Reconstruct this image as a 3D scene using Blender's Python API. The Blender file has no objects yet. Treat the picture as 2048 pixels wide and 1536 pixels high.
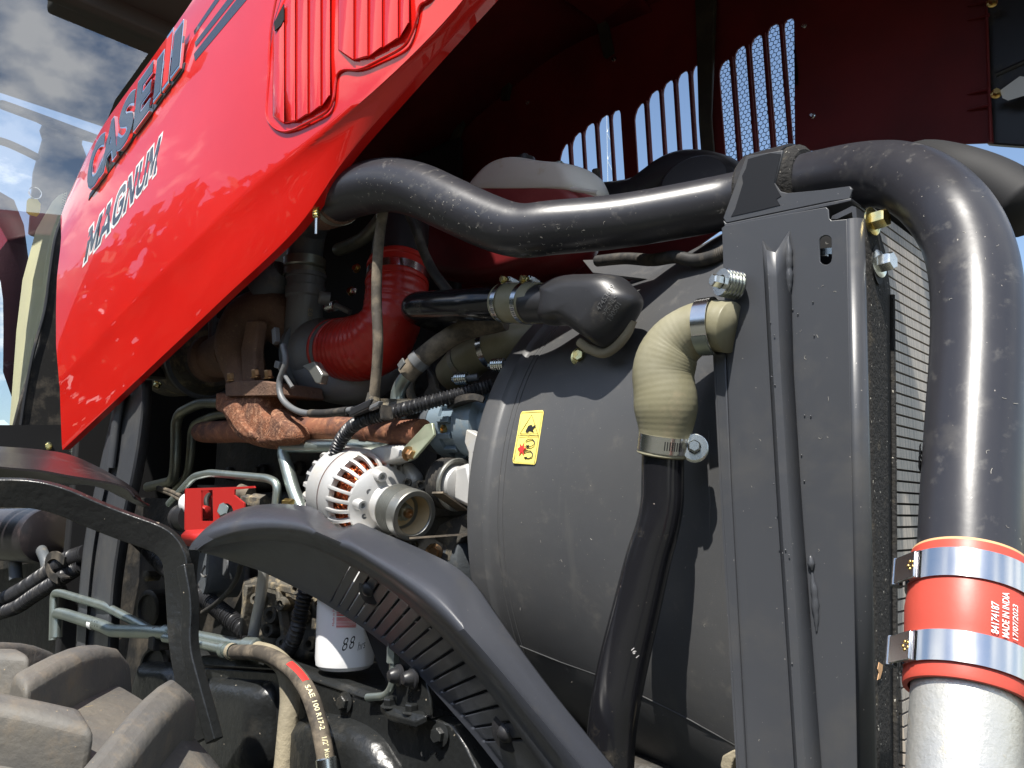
import bpy, bmesh, math, random
from mathutils import Vector, Matrix, noise as mnoise
from mathutils.geometry import tessellate_polygon
random.seed(7)
V = Vector
scene = bpy.context.scene
COL = scene.collection

# ---------------------------------------------------------------- camera
YAW, PITCH, F = math.radians(43.0), math.radians(9.35), 1651.0
CAM = V((0.0, 0.0, 1.40))
FWD = V((-math.sin(YAW)*math.cos(PITCH), math.cos(YAW)*math.cos(PITCH), math.sin(PITCH)))
RGT = V((math.cos(YAW), math.sin(YAW), 0.0))
UPV = RGT.cross(FWD)
cam_data = bpy.data.cameras.new('camera')
cam = bpy.data.objects.new('camera', cam_data)
COL.objects.link(cam)
cam.matrix_world = Matrix(((RGT.x, UPV.x, -FWD.x, CAM.x), (RGT.y, UPV.y, -FWD.y, CAM.y), (RGT.z, UPV.z, -FWD.z, CAM.z), (0, 0, 0, 1)))
cam_data.sensor_width = 36.0
cam_data.lens = 36.0*F/2048.0
cam_data.clip_start = 0.02
cam_data.clip_end = 3000
scene.camera = cam
scene.render.resolution_x, scene.render.resolution_y = 1024, 768

# ---------------------------------------------------------------- sky, sun, exposure
SUN = V((0.36, -1.0, 1.80)).normalized()
world = bpy.data.worlds.new('World')
scene.world = world
world.use_nodes = True
wn, wl = world.node_tree.nodes, world.node_tree.links
wn.clear()
w_out = wn.new('ShaderNodeOutputWorld'); w_bg = wn.new('ShaderNodeBackground')
w_sky = wn.new('ShaderNodeTexSky'); w_sky.sky_type = 'NISHITA'; w_sky.sun_disc = False
w_sky.sun_elevation = math.asin(SUN.z); w_sky.sun_rotation = math.atan2(SUN.x, SUN.y)
w_sky.air_density = 1.0; w_sky.dust_density = 0.6
SEED = 117.1
tc = wn.new('ShaderNodeTexCoord'); sep = wn.new('ShaderNodeSeparateXYZ')
wl.new(tc.outputs['Generated'], sep.inputs[0])
def wmath(op, a, b=None):
    n = wn.new('ShaderNodeMath'); n.operation = op
    for i, x in enumerate((a, b)):
        if x is None: continue
        if isinstance(x, (int, float)): n.inputs[i].default_value = x
        else: wl.new(x, n.inputs[i])
    return n.outputs[0]
zz = wmath('ADD', wmath('MAXIMUM', sep.outputs['Z'], 0.0), 0.22)
comb = wn.new('ShaderNodeCombineXYZ')
wl.new(wmath('DIVIDE', sep.outputs['X'], zz), comb.inputs[0]); wl.new(wmath('DIVIDE', sep.outputs['Y'], zz), comb.inputs[1])
comb.inputs[2].default_value = SEED
cn = wn.new('ShaderNodeTexNoise'); cn.inputs['Scale'].default_value = 2.3; cn.inputs['Detail'].default_value = 9; cn.inputs['Roughness'].default_value = 0.56
wl.new(comb.outputs[0], cn.inputs['Vector'])
cr = wn.new('ShaderNodeValToRGB'); cr.color_ramp.elements[0].position = 0.51; cr.color_ramp.elements[1].position = 0.60
wl.new(cn.outputs['Fac'], cr.inputs[0])
cmix = wn.new('ShaderNodeMix'); cmix.data_type = 'RGBA'
wl.new(cr.outputs[0], cmix.inputs[0]); wl.new(w_sky.outputs[0], cmix.inputs[6]); cmix.inputs[7].default_value = (8.0, 8.1, 8.3, 1)
wl.new(cmix.outputs[2], w_bg.inputs[0]); w_bg.inputs[1].default_value = 0.11
wl.new(w_bg.outputs[0], w_out.inputs[0])
sun_data = bpy.data.lights.new('sun', 'SUN'); sun_data.energy = 5.0; sun_data.angle = math.radians(0.53); sun_data.color = (1.0, 0.955, 0.88)
sun = bpy.data.objects.new('sun', sun_data); COL.objects.link(sun)
sun.rotation_euler = SUN.to_track_quat('Z', 'Y').to_euler()
sun.location = (2, -5, 8)
scene.view_settings.view_transform = 'Standard'; scene.view_settings.look = 'None'
scene.view_settings.exposure = 0.80; scene.view_settings.gamma = 1.0; scene.view_settings.use_curve_mapping = False
scene.cycles.use_denoising = True
scene.cycles.max_bounces = 8; scene.cycles.transparent_max_bounces = 12
scene.cycles.sample_clamp_indirect = 6.0

# ---------------------------------------------------------------- pixel -> place
def ray(u, v): return RGT*((u-1024)/F) + UPV*((768-v)/F) + FWD
def on(u, v, Y=None, d=None, X=None, Z=None):
    """point seen at photo pixel (u,v) on the plane Y / X / Z = const, or at depth d"""
    r = ray(u, v)
    if d is not None: return CAM + r*d
    if X is not None: return CAM + r*((X-CAM.x)/r.x)
    if Z is not None: return CAM + r*((Z-CAM.z)/r.z)
    return CAM + r*((Y-CAM.y)/r.y)
def depth(p): return (p-CAM).dot(FWD)
def mpx(n, p): return n*depth(p)/F          # n photo pixels at p, in metres
def px(pt):
    d = pt-CAM; z = d.dot(FWD); return (1024+F*d.dot(RGT)/z, 768-F*d.dot(UPV)/z)
def pts(lst): return [on(a[0], a[1], a[2]) for a in lst]

# ---------------------------------------------------------------- objects
WL = {}
def _link(o, parent, c):
    COL.objects.link(o)
    WL[o.name] = V(c)
    if parent is not None:
        o.parent = parent; o.location = V(c) - WL[parent.name]
    else: o.location = c
def thing(name, label, cat, loc, group=None):
    o = bpy.data.objects.new(name, None); o.empty_display_size = 0.05
    _link(o, None, loc); o['label'] = label; o['category'] = cat; o['kind'] = 'thing'
    if group: o['group'] = group
    return o
def tag(o, label, cat, group=None):
    o['label'] = label; o['category'] = cat
    if group: o['group'] = group
    return o
def mk(name, verts, faces, m, parent=None, smooth=35, bevel=0, bseg=2, sub=0, solid=0, label=None):
    verts = [V(v) for v in verts]
    c = V((0, 0, 0))
    for v in verts: c += v
    c /= max(1, len(verts))
    me = bpy.data.meshes.new(name)
    me.from_pydata([v-c for v in verts], [], faces)
    me.update()
    bm = bmesh.new(); bm.from_mesh(me); bmesh.ops.recalc_face_normals(bm, faces=bm.faces); bm.to_mesh(me); bm.free()
    if smooth:
        me.polygons.foreach_set('use_smooth', [True]*len(me.polygons))
        if smooth < 180: me.set_sharp_from_angle(angle=math.radians(smooth))
    if isinstance(m, (list, tuple)):
        for x in m: me.materials.append(x)
    else: me.materials.append(m)
    o = bpy.data.objects.new(name, me)
    _link(o, parent, c)
    if solid:
        s = o.modifiers.new('solid', 'SOLIDIFY'); s.thickness = solid; s.offset = -1
    if bevel:
        b = o.modifiers.new('bevel', 'BEVEL'); b.width = bevel; b.segments = bseg; b.limit_method = 'ANGLE'; b.angle_limit = math.radians(40)
    if sub:
        s = o.modifiers.new('sub', 'SUBSURF'); s.levels = sub; s.render_levels = sub
    if label: o['label'] = label
    return o

def crom(P, n=8):
    """Catmull-Rom through 3-D points"""
    P = [V(p) for p in P]
    if len(P) < 3: return [P[0].lerp(P[-1], i/n) for i in range(n+1)]
    Q = [P[0]*2-P[1]] + P + [P[-1]*2-P[-2]]
    out = []
    for i in range(1, len(Q)-2):
        a, b, c, d = Q[i-1:i+3]
        for k in range(n):
            t = k/n
            out.append(0.5*((2*b)+(c-a)*t+(2*a-5*b+4*c-d)*t*t+(3*b-a-3*c+d)*t**3))
    out.append(P[-1]); return out
def crom_f(vals, n=8):
    return [p.x for p in crom([V((x, 0, 0)) for x in vals], n)]
def fillet(P, r, n=7):
    """polyline with its corners rounded"""
    P = [V(p) for p in P]; out = [P[0]]
    for i in range(1, len(P)-1):
        a, b, c = P[i-1:i+2]
        d1, d2 = (a-b), (c-b)
        k = min(r, d1.length*0.49, d2.length*0.49)
        s, e = b+d1.normalized()*k, b+d2.normalized()*k
        for j in range(n+1):
            t = j/n
            out.append(s*(1-t)**2 + b*2*t*(1-t) + e*t*t)
    out.append(P[-1]); return out
def dense(P, step):
    out = []
    for a, b in zip(P, P[1:]):
        n = max(1, int((b-a).length/step))
        out += [a.lerp(b, i/n) for i in range(n)]
    out.append(P[-1]); return out
def frames(P, up=None):
    T = []
    for i in range(len(P)):
        t = P[min(i+1, len(P)-1)]-P[max(i-1, 0)]
        T.append(t.normalized() if t.length > 1e-9 else V((0, 0, 1)))
    u = V(up) if up else V((0, 0, 1))
    if abs(u.dot(T[0])) > 0.95: u = V((0, 1, 0))
    n = (u - T[0]*u.dot(T[0])).normalized(); N = [n]
    for i in range(1, len(P)):
        n = n - T[i]*n.dot(T[i]); n.normalize(); N.append(n)
    return T, N
def sweep_geo(P, R, seg=18, cap=True, prof=None, up=None):
    """prof: optional closed 2-D profile [(a along n, b along t x n)]"""
    if not isinstance(R, (list, tuple)): R = [R]*len(P)
    if len(R) != len(P):
        R = [R[min(len(R)-1, int(i*(len(R)-1)/(len(P)-1)))]*(1-((i*(len(R)-1)/(len(P)-1)) % 1)) + R[min(len(R)-1, int(i*(len(R)-1)/(len(P)-1))+1)]*((i*(len(R)-1)/(len(P)-1)) % 1) for i in range(len(P))]
    T, N = frames(P, up)
    if prof is None: prof = [(math.cos(2*math.pi*k/seg), math.sin(2*math.pi*k/seg)) for k in range(seg)]
    s = len(prof); vs, fs = [], []
    for p, t, n, r in zip(P, T, N, R):
        b = t.cross(n)
        vs += [p + (n*x + b*y)*r for x, y in prof]
    for i in range(len(P)-1):
        for k in range(s):
            k2 = (k+1) % s
            fs.append((i*s+k, i*s+k2, (i+1)*s+k2, (i+1)*s+k))
    if cap: fs += [tuple(range(s)), tuple((len(P)-1)*s+k for k in range(s))]
    return vs, fs
def tube(name, P, R, m, parent=None, seg=18, up=None, prof=None, bevel=0, smooth=40, label=None):
    vs, fs = sweep_geo([V(p) for p in P], R, seg, True, prof, up)
    return mk(name, vs, fs, m, parent, smooth, bevel, label=label)
def corr_R(P, r, pitch, amp):
    """ripple radii for a convoluted tube: resampled path, radii"""
    D = dense(P, pitch/4.0); R = []
    s = 0
    for i in range(len(D)):
        if i: s += (D[i]-D[i-1]).length
        R.append(r + amp*max(-1, min(1, 1.6*math.sin(2*math.pi*s/pitch))))
    return D, R
def lathe_geo(o, ax, prof, seg=28, a0=0.0, a1=2*math.pi, ref=None):
    o, ax = V(o), V(ax).normalized()
    r = V(ref) if ref else V((0, 0, 1))
    if abs(r.dot(ax)) > 0.95: r = V((0, 1, 0))
    n = (r-ax*r.dot(ax)).normalized(); b = ax.cross(n)
    full = abs((a1-a0)-2*math.pi) < 1e-6
    cnt = seg if full else seg+1
    vs, fs = [], []
    for t, rad in prof:
        for k in range(cnt):
            a = a0+(a1-a0)*k/seg
            vs.append(o + ax*t + (n*math.cos(a)+b*math.sin(a))*rad)
    for i in range(len(prof)-1):
        for k in range(seg):
            k2 = (k+1) % cnt
            fs.append((i*cnt+k, i*cnt+k2, (i+1)*cnt+k2, (i+1)*cnt+k))
    return vs, fs
def lathe(name, o, ax, prof, m, parent=None, seg=28, smooth=35, bevel=0, close=True, a0=0.0, a1=2*math.pi, ref=None, label=None):
    vs, fs = lathe_geo(o, ax, prof, seg, a0, a1, ref)
    if close and abs((a1-a0)-2*math.pi) < 1e-6:
        if prof[0][1] > 1e-5: fs.append(tuple(range(seg)))
        if prof[-1][1] > 1e-5: fs.append(tuple((len(prof)-1)*seg+k for k in range(seg)))
    return mk(name, vs, fs, m, parent, smooth, bevel, label=label)
def plate(name, outer, holes, thick, m, parent=None, bevel=0, smooth=30, label=None):
    """flat (or nearly) sheet from 3-D outline points with holes, pushed along vector thick"""
    loops = [list(outer)] + [list(h) for h in holes]
    tri = tessellate_polygon([[V(p) for p in l] for l in loops])
    P = [V(p) for l in loops for p in l]; n = len(P); th = V(thick)
    vs = P + [p+th for p in P]
    fs = [tuple(t) for t in tri] + [tuple(i+n for i in reversed(t)) for t in tri]
    o = 0
    for l in loops:
        k = len(l)
        for i in range(k):
            a, b = o+i, o+(i+1) % k
            fs.append((a, b, b+n, a+n))
        o += k
    return mk(name, vs, fs, m, parent, smooth, bevel, label=label)
def pplate(name, outer, Y, thick, m, parent=None, holes=(), bevel=0, smooth=30, label=None):
    """sheet traced at pixels on the plane Y = const, thick metres deep"""
    return plate(name, [on(u, v, Y) for u, v in outer], [[on(u, v, Y) for u, v in h] for h in holes], V((0, thick, 0)), m, parent, bevel, smooth, label)
def grid(name, rows, m, parent=None, smooth=40, solid=0, sub=0, skip=None, label=None, close=False):
    """surface through rows of equal-length 3-D point lists"""
    nr, nc = len(rows), len(rows[0])
    vs = [p for r in rows for p in r]; fs = []
    for i in range(nr-1 if not close else nr):
        for j in range(nc-1):
            if skip and skip(i, j): continue
            i2 = (i+1) % nr
            fs.append((i*nc+j, i*nc+j+1, i2*nc+j+1, i2*nc+j))
    return mk(name, vs, fs, m, parent, smooth, 0, 2, sub, solid, label)
def box_geo(c, ax, ay, az):
    c, ax, ay, az = V(c), V(ax), V(ay), V(az)
    vs = [c+ax*i+ay*j+az*k for i in (-1, 1) for j in (-1, 1) for k in (-1, 1)]
    return vs, [(0, 1, 3, 2), (4, 6, 7, 5), (0, 4, 5, 1), (2, 3, 7, 6), (0, 2, 6, 4), (1, 5, 7, 3)]
def box(name, c, ax, ay, az, m, parent=None, bevel=0.002, bseg=2, smooth=30, label=None):
    vs, fs = box_geo(c, ax, ay, az)
    return mk(name, vs, fs, m, parent, smooth, bevel, bseg, label=label)
def ngeo(geos):
    vs, fs = [], []
    for v, f in geos:
        o = len(vs); vs += v; fs += [tuple(i+o for i in q) for q in f]
    return vs, fs
def bolt(name, p, ax, r, h, m, parent=None, washer=1.45, spin=0.3):
    """hexagon head on a flange washer, standing along ax"""
    p, ax = V(p), V(ax).normalized()
    a, fa = lathe_geo(p, ax, [(h*0.15, r), (h*0.85, r), (h, r*0.86), (h, 0.0005)], 6, ref=V((math.cos(spin), math.sin(spin), 0.4)))
    b, fb = lathe_geo(p, ax, [(0, r*washer), (h*0.10, r*washer), (h*0.22, r*1.02), (h*0.24, 0.0005)], 20)
    vs, fs = ngeo([(a, fa), (b, fb)])
    return mk(name, vs, fs, m, parent, 28)
def spring_bolt(name, p, ax, r, m, parent=None, n=5, pitch=None):
    """hose-clamp screw with its stack of spring washers"""
    p, ax = V(p), V(ax).normalized(); pitch = pitch or r*0.36
    prof = [(0, r*0.4)]
    for i in range(n): prof += [(i*pitch+pitch*0.08, r*0.82), (i*pitch+pitch*0.3, r), (i*pitch+pitch*0.7, r), (i*pitch+pitch*0.95, r*0.8)]
    e = n*pitch
    prof += [(e, r*0.95), (e+pitch*0.5, r*0.95), (e+pitch*0.5, r*0.5)]
    a = lathe_geo(p, ax, prof, 22)
    b = lathe_geo(p, ax, [(e+pitch*0.5, r*0.46), (e+pitch*0.5+r*0.62, r*0.46), (e+pitch*0.5+r*0.72, r*0.38), (e+pitch*0.5+r*0.72, 0.0003)], 6)
    vs, fs = ngeo([a, b])
    return mk(name, vs, fs, m, parent, 28)
def band(name, p, ax, r, w, m, parent=None, th=0.0012, seg=36):
    return lathe(name, p, ax, [(-w/2, r), (-w/2, r+th), (w/2, r+th), (w/2, r)], m, parent, seg, close=False)
def text(name, s, P0, P1, P2, m, parent=None, ext=0.0, shear=0.0, bold=0.0, warp=None, lift=0.0006, label=None):
    """lettering laid so its baseline runs P0-P1 and its capitals rise to P2"""
    cu = bpy.data.curves.new('t', 'FONT'); cu.body = s; cu.size = 1.0; cu.extrude = 0.0; cu.shear = shear; cu.offset = bold; cu.resolution_u = 4
    ob = bpy.data.objects.new('t', cu)
    me = bpy.data.meshes.new_from_object(ob)
    vs = [v.co.copy() for v in me.vertices]; fs = [tuple(p.vertices) for p in me.polygons]
    bpy.data.objects.remove(ob); bpy.data.curves.remove(cu); bpy.data.meshes.remove(me)
    x0 = min(v.x for v in vs); x1 = max(v.x for v in vs); hh = 0.69
    if warp: out = [warp((v.x-x0)/(x1-x0), v.y/hh) for v in vs]
    else:
        P0, P1, P2 = V(P0), V(P1), V(P2)
        n = (P1-P0).cross(P2-P0).normalized()
        if n.dot(CAM-P0) < 0: n = -n
        out = [P0+(P1-P0)*((v.x-x0)/(x1-x0))+(P2-P0)*(v.y/hh)+n*lift for v in vs]
    if ext:
        k = len(out); n2 = n*ext
        from collections import Counter
        ec = Counter()
        for f in fs:
            for a, b in zip(f, f[1:]+f[:1]): ec[frozenset((a, b))] += 1
        side = []
        for f in fs:
            for a, b in zip(f, f[1:]+f[:1]):
                if ec[frozenset((a, b))] == 1: side.append((a, b, b+k, a+k))
        out = [p+n2 for p in out] + out
        fs = fs + [tuple(i+k for i in reversed(f)) for f in fs] + side
    return mk(name, out, fs, m, parent, 25, label=label)

def pillow(name, outl, Y, back, front, m, parent=None, n=64, label=None, squeeze=1.0, flat=.55):
    """rounded moulded body with a traced outline: its rim at Y, swelling `front` towards the viewer and `back` behind"""
    R = crom([on(u, v, Y) for u, v in outl]+[on(*outl[0], Y)], 8)
    L = [0]
    for a, b in zip(R, R[1:]): L.append(L[-1]+(b-a).length)
    P = []; k = 0
    for i in range(n):
        s_ = L[-1]*i/n
        while L[k+1] < s_: k += 1
        P.append(R[k].lerp(R[k+1], (s_-L[k])/max(1e-9, L[k+1]-L[k])))
    c = sum(P, V((0, 0, 0)))/n
    rows = []

    for k in range(9):
        t = k/8*math.pi/2; sc = flat+(1-flat)*math.sin(t); dy = math.cos(t)
        rows.append([c+(q-c)*sc+V((0, -front*dy, 0)) for q in P])
    rows = [[c+(q-c)*.02+V((0, -front, 0)) for q in P]]+rows
    for k in range(1, 9):
        t = k/8*math.pi/2; sc = flat+(1-flat)*math.cos(t); dy = math.sin(t)
        rows.append([c+(q-c)*sc+V((0, back*dy, 0)) for q in P])
    vs = [q for r in rows for q in r]; fs = []
    for i in range(len(rows)-1):
        for j in range(n): fs.append((i*n+j, i*n+(j+1) % n, (i+1)*n+(j+1) % n, (i+1)*n+j))
    fs += [tuple(range(n)), tuple((len(rows)-1)*n+j for j in range(n))]
    return mk(name, vs, fs, m, parent, 180, label=label)

def on_hose(Q, rad, s, off_, l=.0006):
    """point on a hose wall: s along the path, off_ round it from the side facing the viewer"""
    n = len(Q)-1; k = max(0, min(n-1, int(s*n))); p = Q[k].lerp(Q[k+1], s*n-k); t = (Q[k+1]-Q[k]).normalized()
    v = (CAM-p); v = (v-t*v.dot(t)).normalized(); b = t.cross(v)
    if b.dot(UPV)+b.dot(RGT) < 0: b = -b
    return p+(v*math.cos(off_)+b*math.sin(off_))*(rad+l)
GLYPH = {'M': [[(0, 0), (0, 1), (.25, 1), (.5, .45), (.75, 1), (1, 1), (1, 0), (.78, 0), (.78, .62), (.56, .12), (.44, .12), (.22, .62), (.22, 0)]],
 'A': [[(0, 0), (.36, 1), (.64, 1), (1, 0), (.75, 0), (.69, .20), (.31, .20), (.25, 0)], [(.38, .40), (.62, .40), (.5, .74)]],
 'G': [[(1, .70), (.76, .70), (.68, .8), (.35, .8), (.25, .68), (.25, .32), (.35, .2), (.68, .2), (.76, .3), (.76, .4), (.52, .4), (.52, .58), (1, .58), (1, .25), (.9, .08), (.7, 0), (.3, 0), (.1, .1), (0, .3), (0, .7), (.1, .9), (.3, 1), (.7, 1), (.9, .92)]],
 'N': [[(0, 0), (0, 1), (.26, 1), (.75, .35), (.75, 1), (1, 1), (1, 0), (.74, 0), (.25, .65), (.25, 0)]],
 'U': [[(0, 1), (0, .3), (.1, .1), (.3, 0), (.7, 0), (.9, .1), (1, .3), (1, 1), (.75, 1), (.75, .32), (.65, .2), (.35, .2), (.25, .32), (.25, 1)]]}
def glyph(name, ch, x0, x1, fn, m, parent, grow=0.0, label=None):
    """one block letter laid by fn(x, y); grow widens its strokes"""
    loops = []
    for L in GLYPH[ch]:
        ar = sum(a[0]*b[1]-b[0]*a[1] for a, b in zip(L, L[1:]+L[:1])); out = []
        for i in range(len(L)):
            a, b, c = V((*L[i-1], 0)), V((*L[i], 0)), V((*L[(i+1) % len(L)], 0))
            sc_ = V((.8, 1, 0)); a, b, c = a*sc_ if False else a, b, c
            n1 = V((b.y-a.y, a.x-b.x, 0)).normalized(); n2 = V((c.y-b.y, b.x-c.x, 0)).normalized(); n = (n1+n2).normalized()
            sg = 1 if ar > 0 else -1
            if L is not GLYPH[ch][0]: sg = -sg
            k = grow*sg/max(.55, n.dot(n1)); out.append((b.x+n.x*k*1.3, b.y+n.y*k))
        loops.append(out)
    P = [[fn(x0+(x1-x0)*x, y) for x, y in l] for l in loops]
    tri = tessellate_polygon([[V((x, y, 0)) for x, y in l] for l in loops])
    return mk(name, [q for l in P for q in l], [tuple(t) for t in tri], m, parent, 0, label=label)

def caster(o):
    """function giving the point of mesh o seen at a photo pixel, lifted off its surface"""
    from mathutils.bvhtree import BVHTree
    w = WL[o.name]; T = BVHTree.FromPolygons([v.co+w for v in o.data.vertices], [tuple(q.vertices) for q in o.data.polygons])
    def f(u, v, lift=0.0, back=1.2):
        h, n, _, _ = T.ray_cast(CAM, ray(u, v).normalized())
        if h is None: return on(u, v, d=back)
        if n.dot(CAM-h) < 0: n = -n
        return h+n*lift
    return f

# ---------------------------------------------------------------- materials
MATS = {}
def mat(name, base, rough=0.5, metal=0.0, coat=0.0, var=None, dust=None, bump=None, rvar=0.0, spec=0.5, ani=None, trans=0.0, ior=1.45, coat_rough=0.03, specks=None, streak=None):
    """var=(scale,colour2,lo,hi) broad mottling; dust=(scale,colour,lo,hi) patchy dust; specks=(scale,colour,threshold) fine chips;
    bump=(scale,strength,distance); streak=(scale vec, colour, lo, hi) stretched marks"""
    m = bpy.data.materials.new(name); m.use_nodes = True
    nt = m.node_tree; N, L = nt.nodes, nt.links
    b = N['Principled BSDF']
    geo = N.new('ShaderNodeNewGeometry')
    b.inputs['Base Color'].default_value = (*base, 1); b.inputs['Roughness'].default_value = rough
    b.inputs['Metallic'].default_value = metal; b.inputs['Coat Weight'].default_value = coat; b.inputs['Coat Roughness'].default_value = coat_rough
    b.inputs['Specular IOR Level'].default_value = spec; b.inputs['Transmission Weight'].default_value = trans; b.inputs['IOR'].default_value = ior
    cur = None
    def nz(scale, detail=6, rough_=0.6, vec=None):
        n = N.new('ShaderNodeTexNoise'); n.inputs['Scale'].default_value = scale; n.inputs['Detail'].default_value = detail; n.inputs['Roughness'].default_value = rough_
        L.new(vec or geo.outputs['Position'], n.inputs['Vector']); return n.outputs['Fac']
    def layer(fac, lo, hi, col):
        nonlocal cur
        r = N.new('ShaderNodeMapRange'); r.inputs['From Min'].default_value = lo; r.inputs['From Max'].default_value = hi
        L.new(fac, r.inputs['Value'])
        x = N.new('ShaderNodeMix'); x.data_type = 'RGBA'
        L.new(r.outputs[0], x.inputs[0])
        if cur is None: x.inputs[6].default_value = (*base, 1)
        else: L.new(cur, x.inputs[6])
        x.inputs[7].default_value = (*col, 1); cur = x.outputs[2]
        return r.outputs[0]
    drough = None
    if var: layer(nz(var[0]), var[2], var[3], var[1])
    if dust: drough = layer(nz(dust[0], 9, 0.68), dust[2], dust[3], dust[1])
    if streak:
        mp = N.new('ShaderNodeMapping'); mp.inputs['Scale'].default_value = streak[0]; L.new(geo.outputs['Position'], mp.inputs['Vector'])
        layer(nz(1.0, 4, 0.6, mp.outputs[0]), streak[2], streak[3], streak[1])
    if specks: layer(nz(specks[0], 2, 0.5), specks[2], specks[2]+0.03, specks[1])
    if cur is not None: L.new(cur, b.inputs['Base Color'])
    if rvar or drough is not None:
        a = N.new('ShaderNodeMath'); a.operation = 'MULTIPLY_ADD'; a.inputs[1].default_value = rvar; a.inputs[2].default_value = rough-rvar*0.5
        L.new(nz(38, 6), a.inputs[0]); o = a.outputs[0]
        if drough is not None:
            x = N.new('ShaderNodeMath'); x.operation = 'MULTIPLY_ADD'; x.inputs[1].default_value = 0.3; x.use_clamp = True
            L.new(drough, x.inputs[0]); L.new(o, x.inputs[2]); o = x.outputs[0]
        L.new(o, b.inputs['Roughness'])
    if bump:
        bs = bump if isinstance(bump, list) else [bump]; prev = None
        for sc, st, di in bs:
            bn = N.new('ShaderNodeBump'); bn.inputs['Strength'].default_value = st; bn.inputs['Distance'].default_value = di
            L.new(nz(sc, 4), bn.inputs['Height'])
            if prev: L.new(prev, bn.inputs['Normal'])
            prev = bn.outputs[0]
        L.new(prev, b.inputs['Normal'])
        if coat: L.new(prev, b.inputs['Coat Normal'])
    MATS[name] = m
    return m
DUST = (0.20, 0.165, 0.12)
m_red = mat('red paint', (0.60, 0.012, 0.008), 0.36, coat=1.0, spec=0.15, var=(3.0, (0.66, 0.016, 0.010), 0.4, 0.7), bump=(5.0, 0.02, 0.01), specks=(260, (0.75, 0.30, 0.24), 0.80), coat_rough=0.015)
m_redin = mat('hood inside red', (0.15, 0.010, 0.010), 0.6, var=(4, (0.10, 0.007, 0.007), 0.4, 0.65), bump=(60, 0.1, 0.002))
m_hoodrib = mat('hood inner structure', (0.030, 0.028, 0.020), 0.6, dust=(9, (0.08, 0.07, 0.045), 0.5, 0.75))
m_pipe = mat('satin black pipe paint', (0.026, 0.026, 0.031), 0.34, spec=0.6, rvar=0.12, dust=(11, (0.075, 0.070, 0.064), 0.58, 0.90), specks=(210, (0.34, 0.31, 0.27), 0.74), streak=((60, 9, 60), (0.075, 0.072, 0.07), 0.60, 0.72), bump=[(90, 0.05, 0.002), (7, 0.04, 0.01)])
m_pipeg = mat('gloss black pipe paint', (0.010, 0.010, 0.012), 0.18, spec=0.6, rvar=0.1, dust=(14, (0.10, 0.085, 0.065), 0.60, 0.9), specks=(210, (0.35, 0.30, 0.25), 0.755))
m_panel = mat('black sheet metal paint', (0.050, 0.053, 0.060), 0.38, spec=0.55, rvar=0.10, dust=(5, (0.075, 0.072, 0.066), 0.50, 0.80), streak=((70, 70, 4), (0.075, 0.075, 0.075), 0.62, 0.75), specks=(300, (0.34, 0.32, 0.30), 0.745), bump=[(400, 0.05, 0.0006), (6, 0.02, 0.01)])
m_foam = mat('black foam seal', (0.017, 0.016, 0.015), 0.85, dust=(30, (0.11, 0.095, 0.07), 0.58, 0.8), specks=(230, (0.42, 0.40, 0.35), 0.70), bump=(160, 0.8, 0.004))
m_shroud = mat('dusty moulded plastic', (0.056, 0.058, 0.062), 0.46, spec=0.7, rvar=0.14, var=(3.0, (0.070, 0.070, 0.070), 0.36, 0.66), dust=(24, (0.13, 0.122, 0.108), 0.58, 0.90), streak=((16, 16, 2.2), (0.095, 0.093, 0.088), 0.60, 0.80), specks=(420, (0.30, 0.27, 0.22), 0.74), bump=[(700, 0.35, 0.0006), (40, 0.08, 0.003)])
m_plastic = mat('black plastic', (0.022, 0.022, 0.024), 0.38, rvar=0.1, dust=(12, (0.10, 0.088, 0.07), 0.58, 0.85), specks=(300, (0.26, 0.24, 0.21), 0.765), bump=(500, 0.15, 0.0006))
m_guard = mat('textured black guard', (0.038, 0.041, 0.050), 0.34, spec=0.6, rvar=0.12, dust=(7, (0.07, 0.066, 0.06), 0.55, 0.9), specks=(240, (0.33, 0.30, 0.26), 0.765), bump=[(900, 0.25, 0.0006), (14, 0.05, 0.006)])
m_rubber = mat('black rubber', (0.020, 0.019, 0.018), 0.62, dust=(16, (0.15, 0.125, 0.095), 0.48, 0.8), bump=(120, 0.2, 0.002))
m_dusthose = mat('dust caked rubber hose', (0.055, 0.046, 0.036), 0.75, dust=(18, (0.24, 0.195, 0.14), 0.42, 0.7), bump=(140, 0.3, 0.002))
m_olive = mat('olive rubber', (0.20, 0.185, 0.115), 0.45, rvar=0.15, var=(9, (0.27, 0.255, 0.18), 0.4, 0.65), dust=(24, (0.30, 0.24, 0.15), 0.57, 0.85), bump=(55, 0.15, 0.003))
m_sil = mat('red silicone', (0.36, 0.020, 0.014), 0.30, rvar=0.15, dust=(26, (0.38, 0.15, 0.11), 0.58, 0.85), bump=(70, 0.1, 0.002))
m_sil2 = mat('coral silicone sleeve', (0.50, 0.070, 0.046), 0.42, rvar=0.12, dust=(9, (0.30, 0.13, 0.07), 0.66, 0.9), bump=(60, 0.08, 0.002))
m_liner = mat('orange rubber liner', (0.62, 0.36, 0.18), 0.6)
m_steel = mat('bright clamp steel', (0.70, 0.70, 0.69), 0.2, 1.0, rvar=0.12, dust=(40, (0.45, 0.42, 0.36), 0.62, 0.9))
m_zinc = mat('zinc plated tube', (0.40, 0.45, 0.41), 0.36, 0.85, rvar=0.2, var=(14, (0.33, 0.38, 0.36), 0.4, 0.65), dust=(30, (0.36, 0.33, 0.25), 0.57, 0.85))
m_zshade = mat('shade-toned zinc tube', (0.30, 0.30, 0.23), 0.42, 0.7, rvar=0.2, var=(14, (0.22, 0.23, 0.20), 0.4, 0.65), dust=(26, (0.25, 0.21, 0.14), 0.52, 0.85))  # darker, duller copy of the zinc, shade put into its colour
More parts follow.
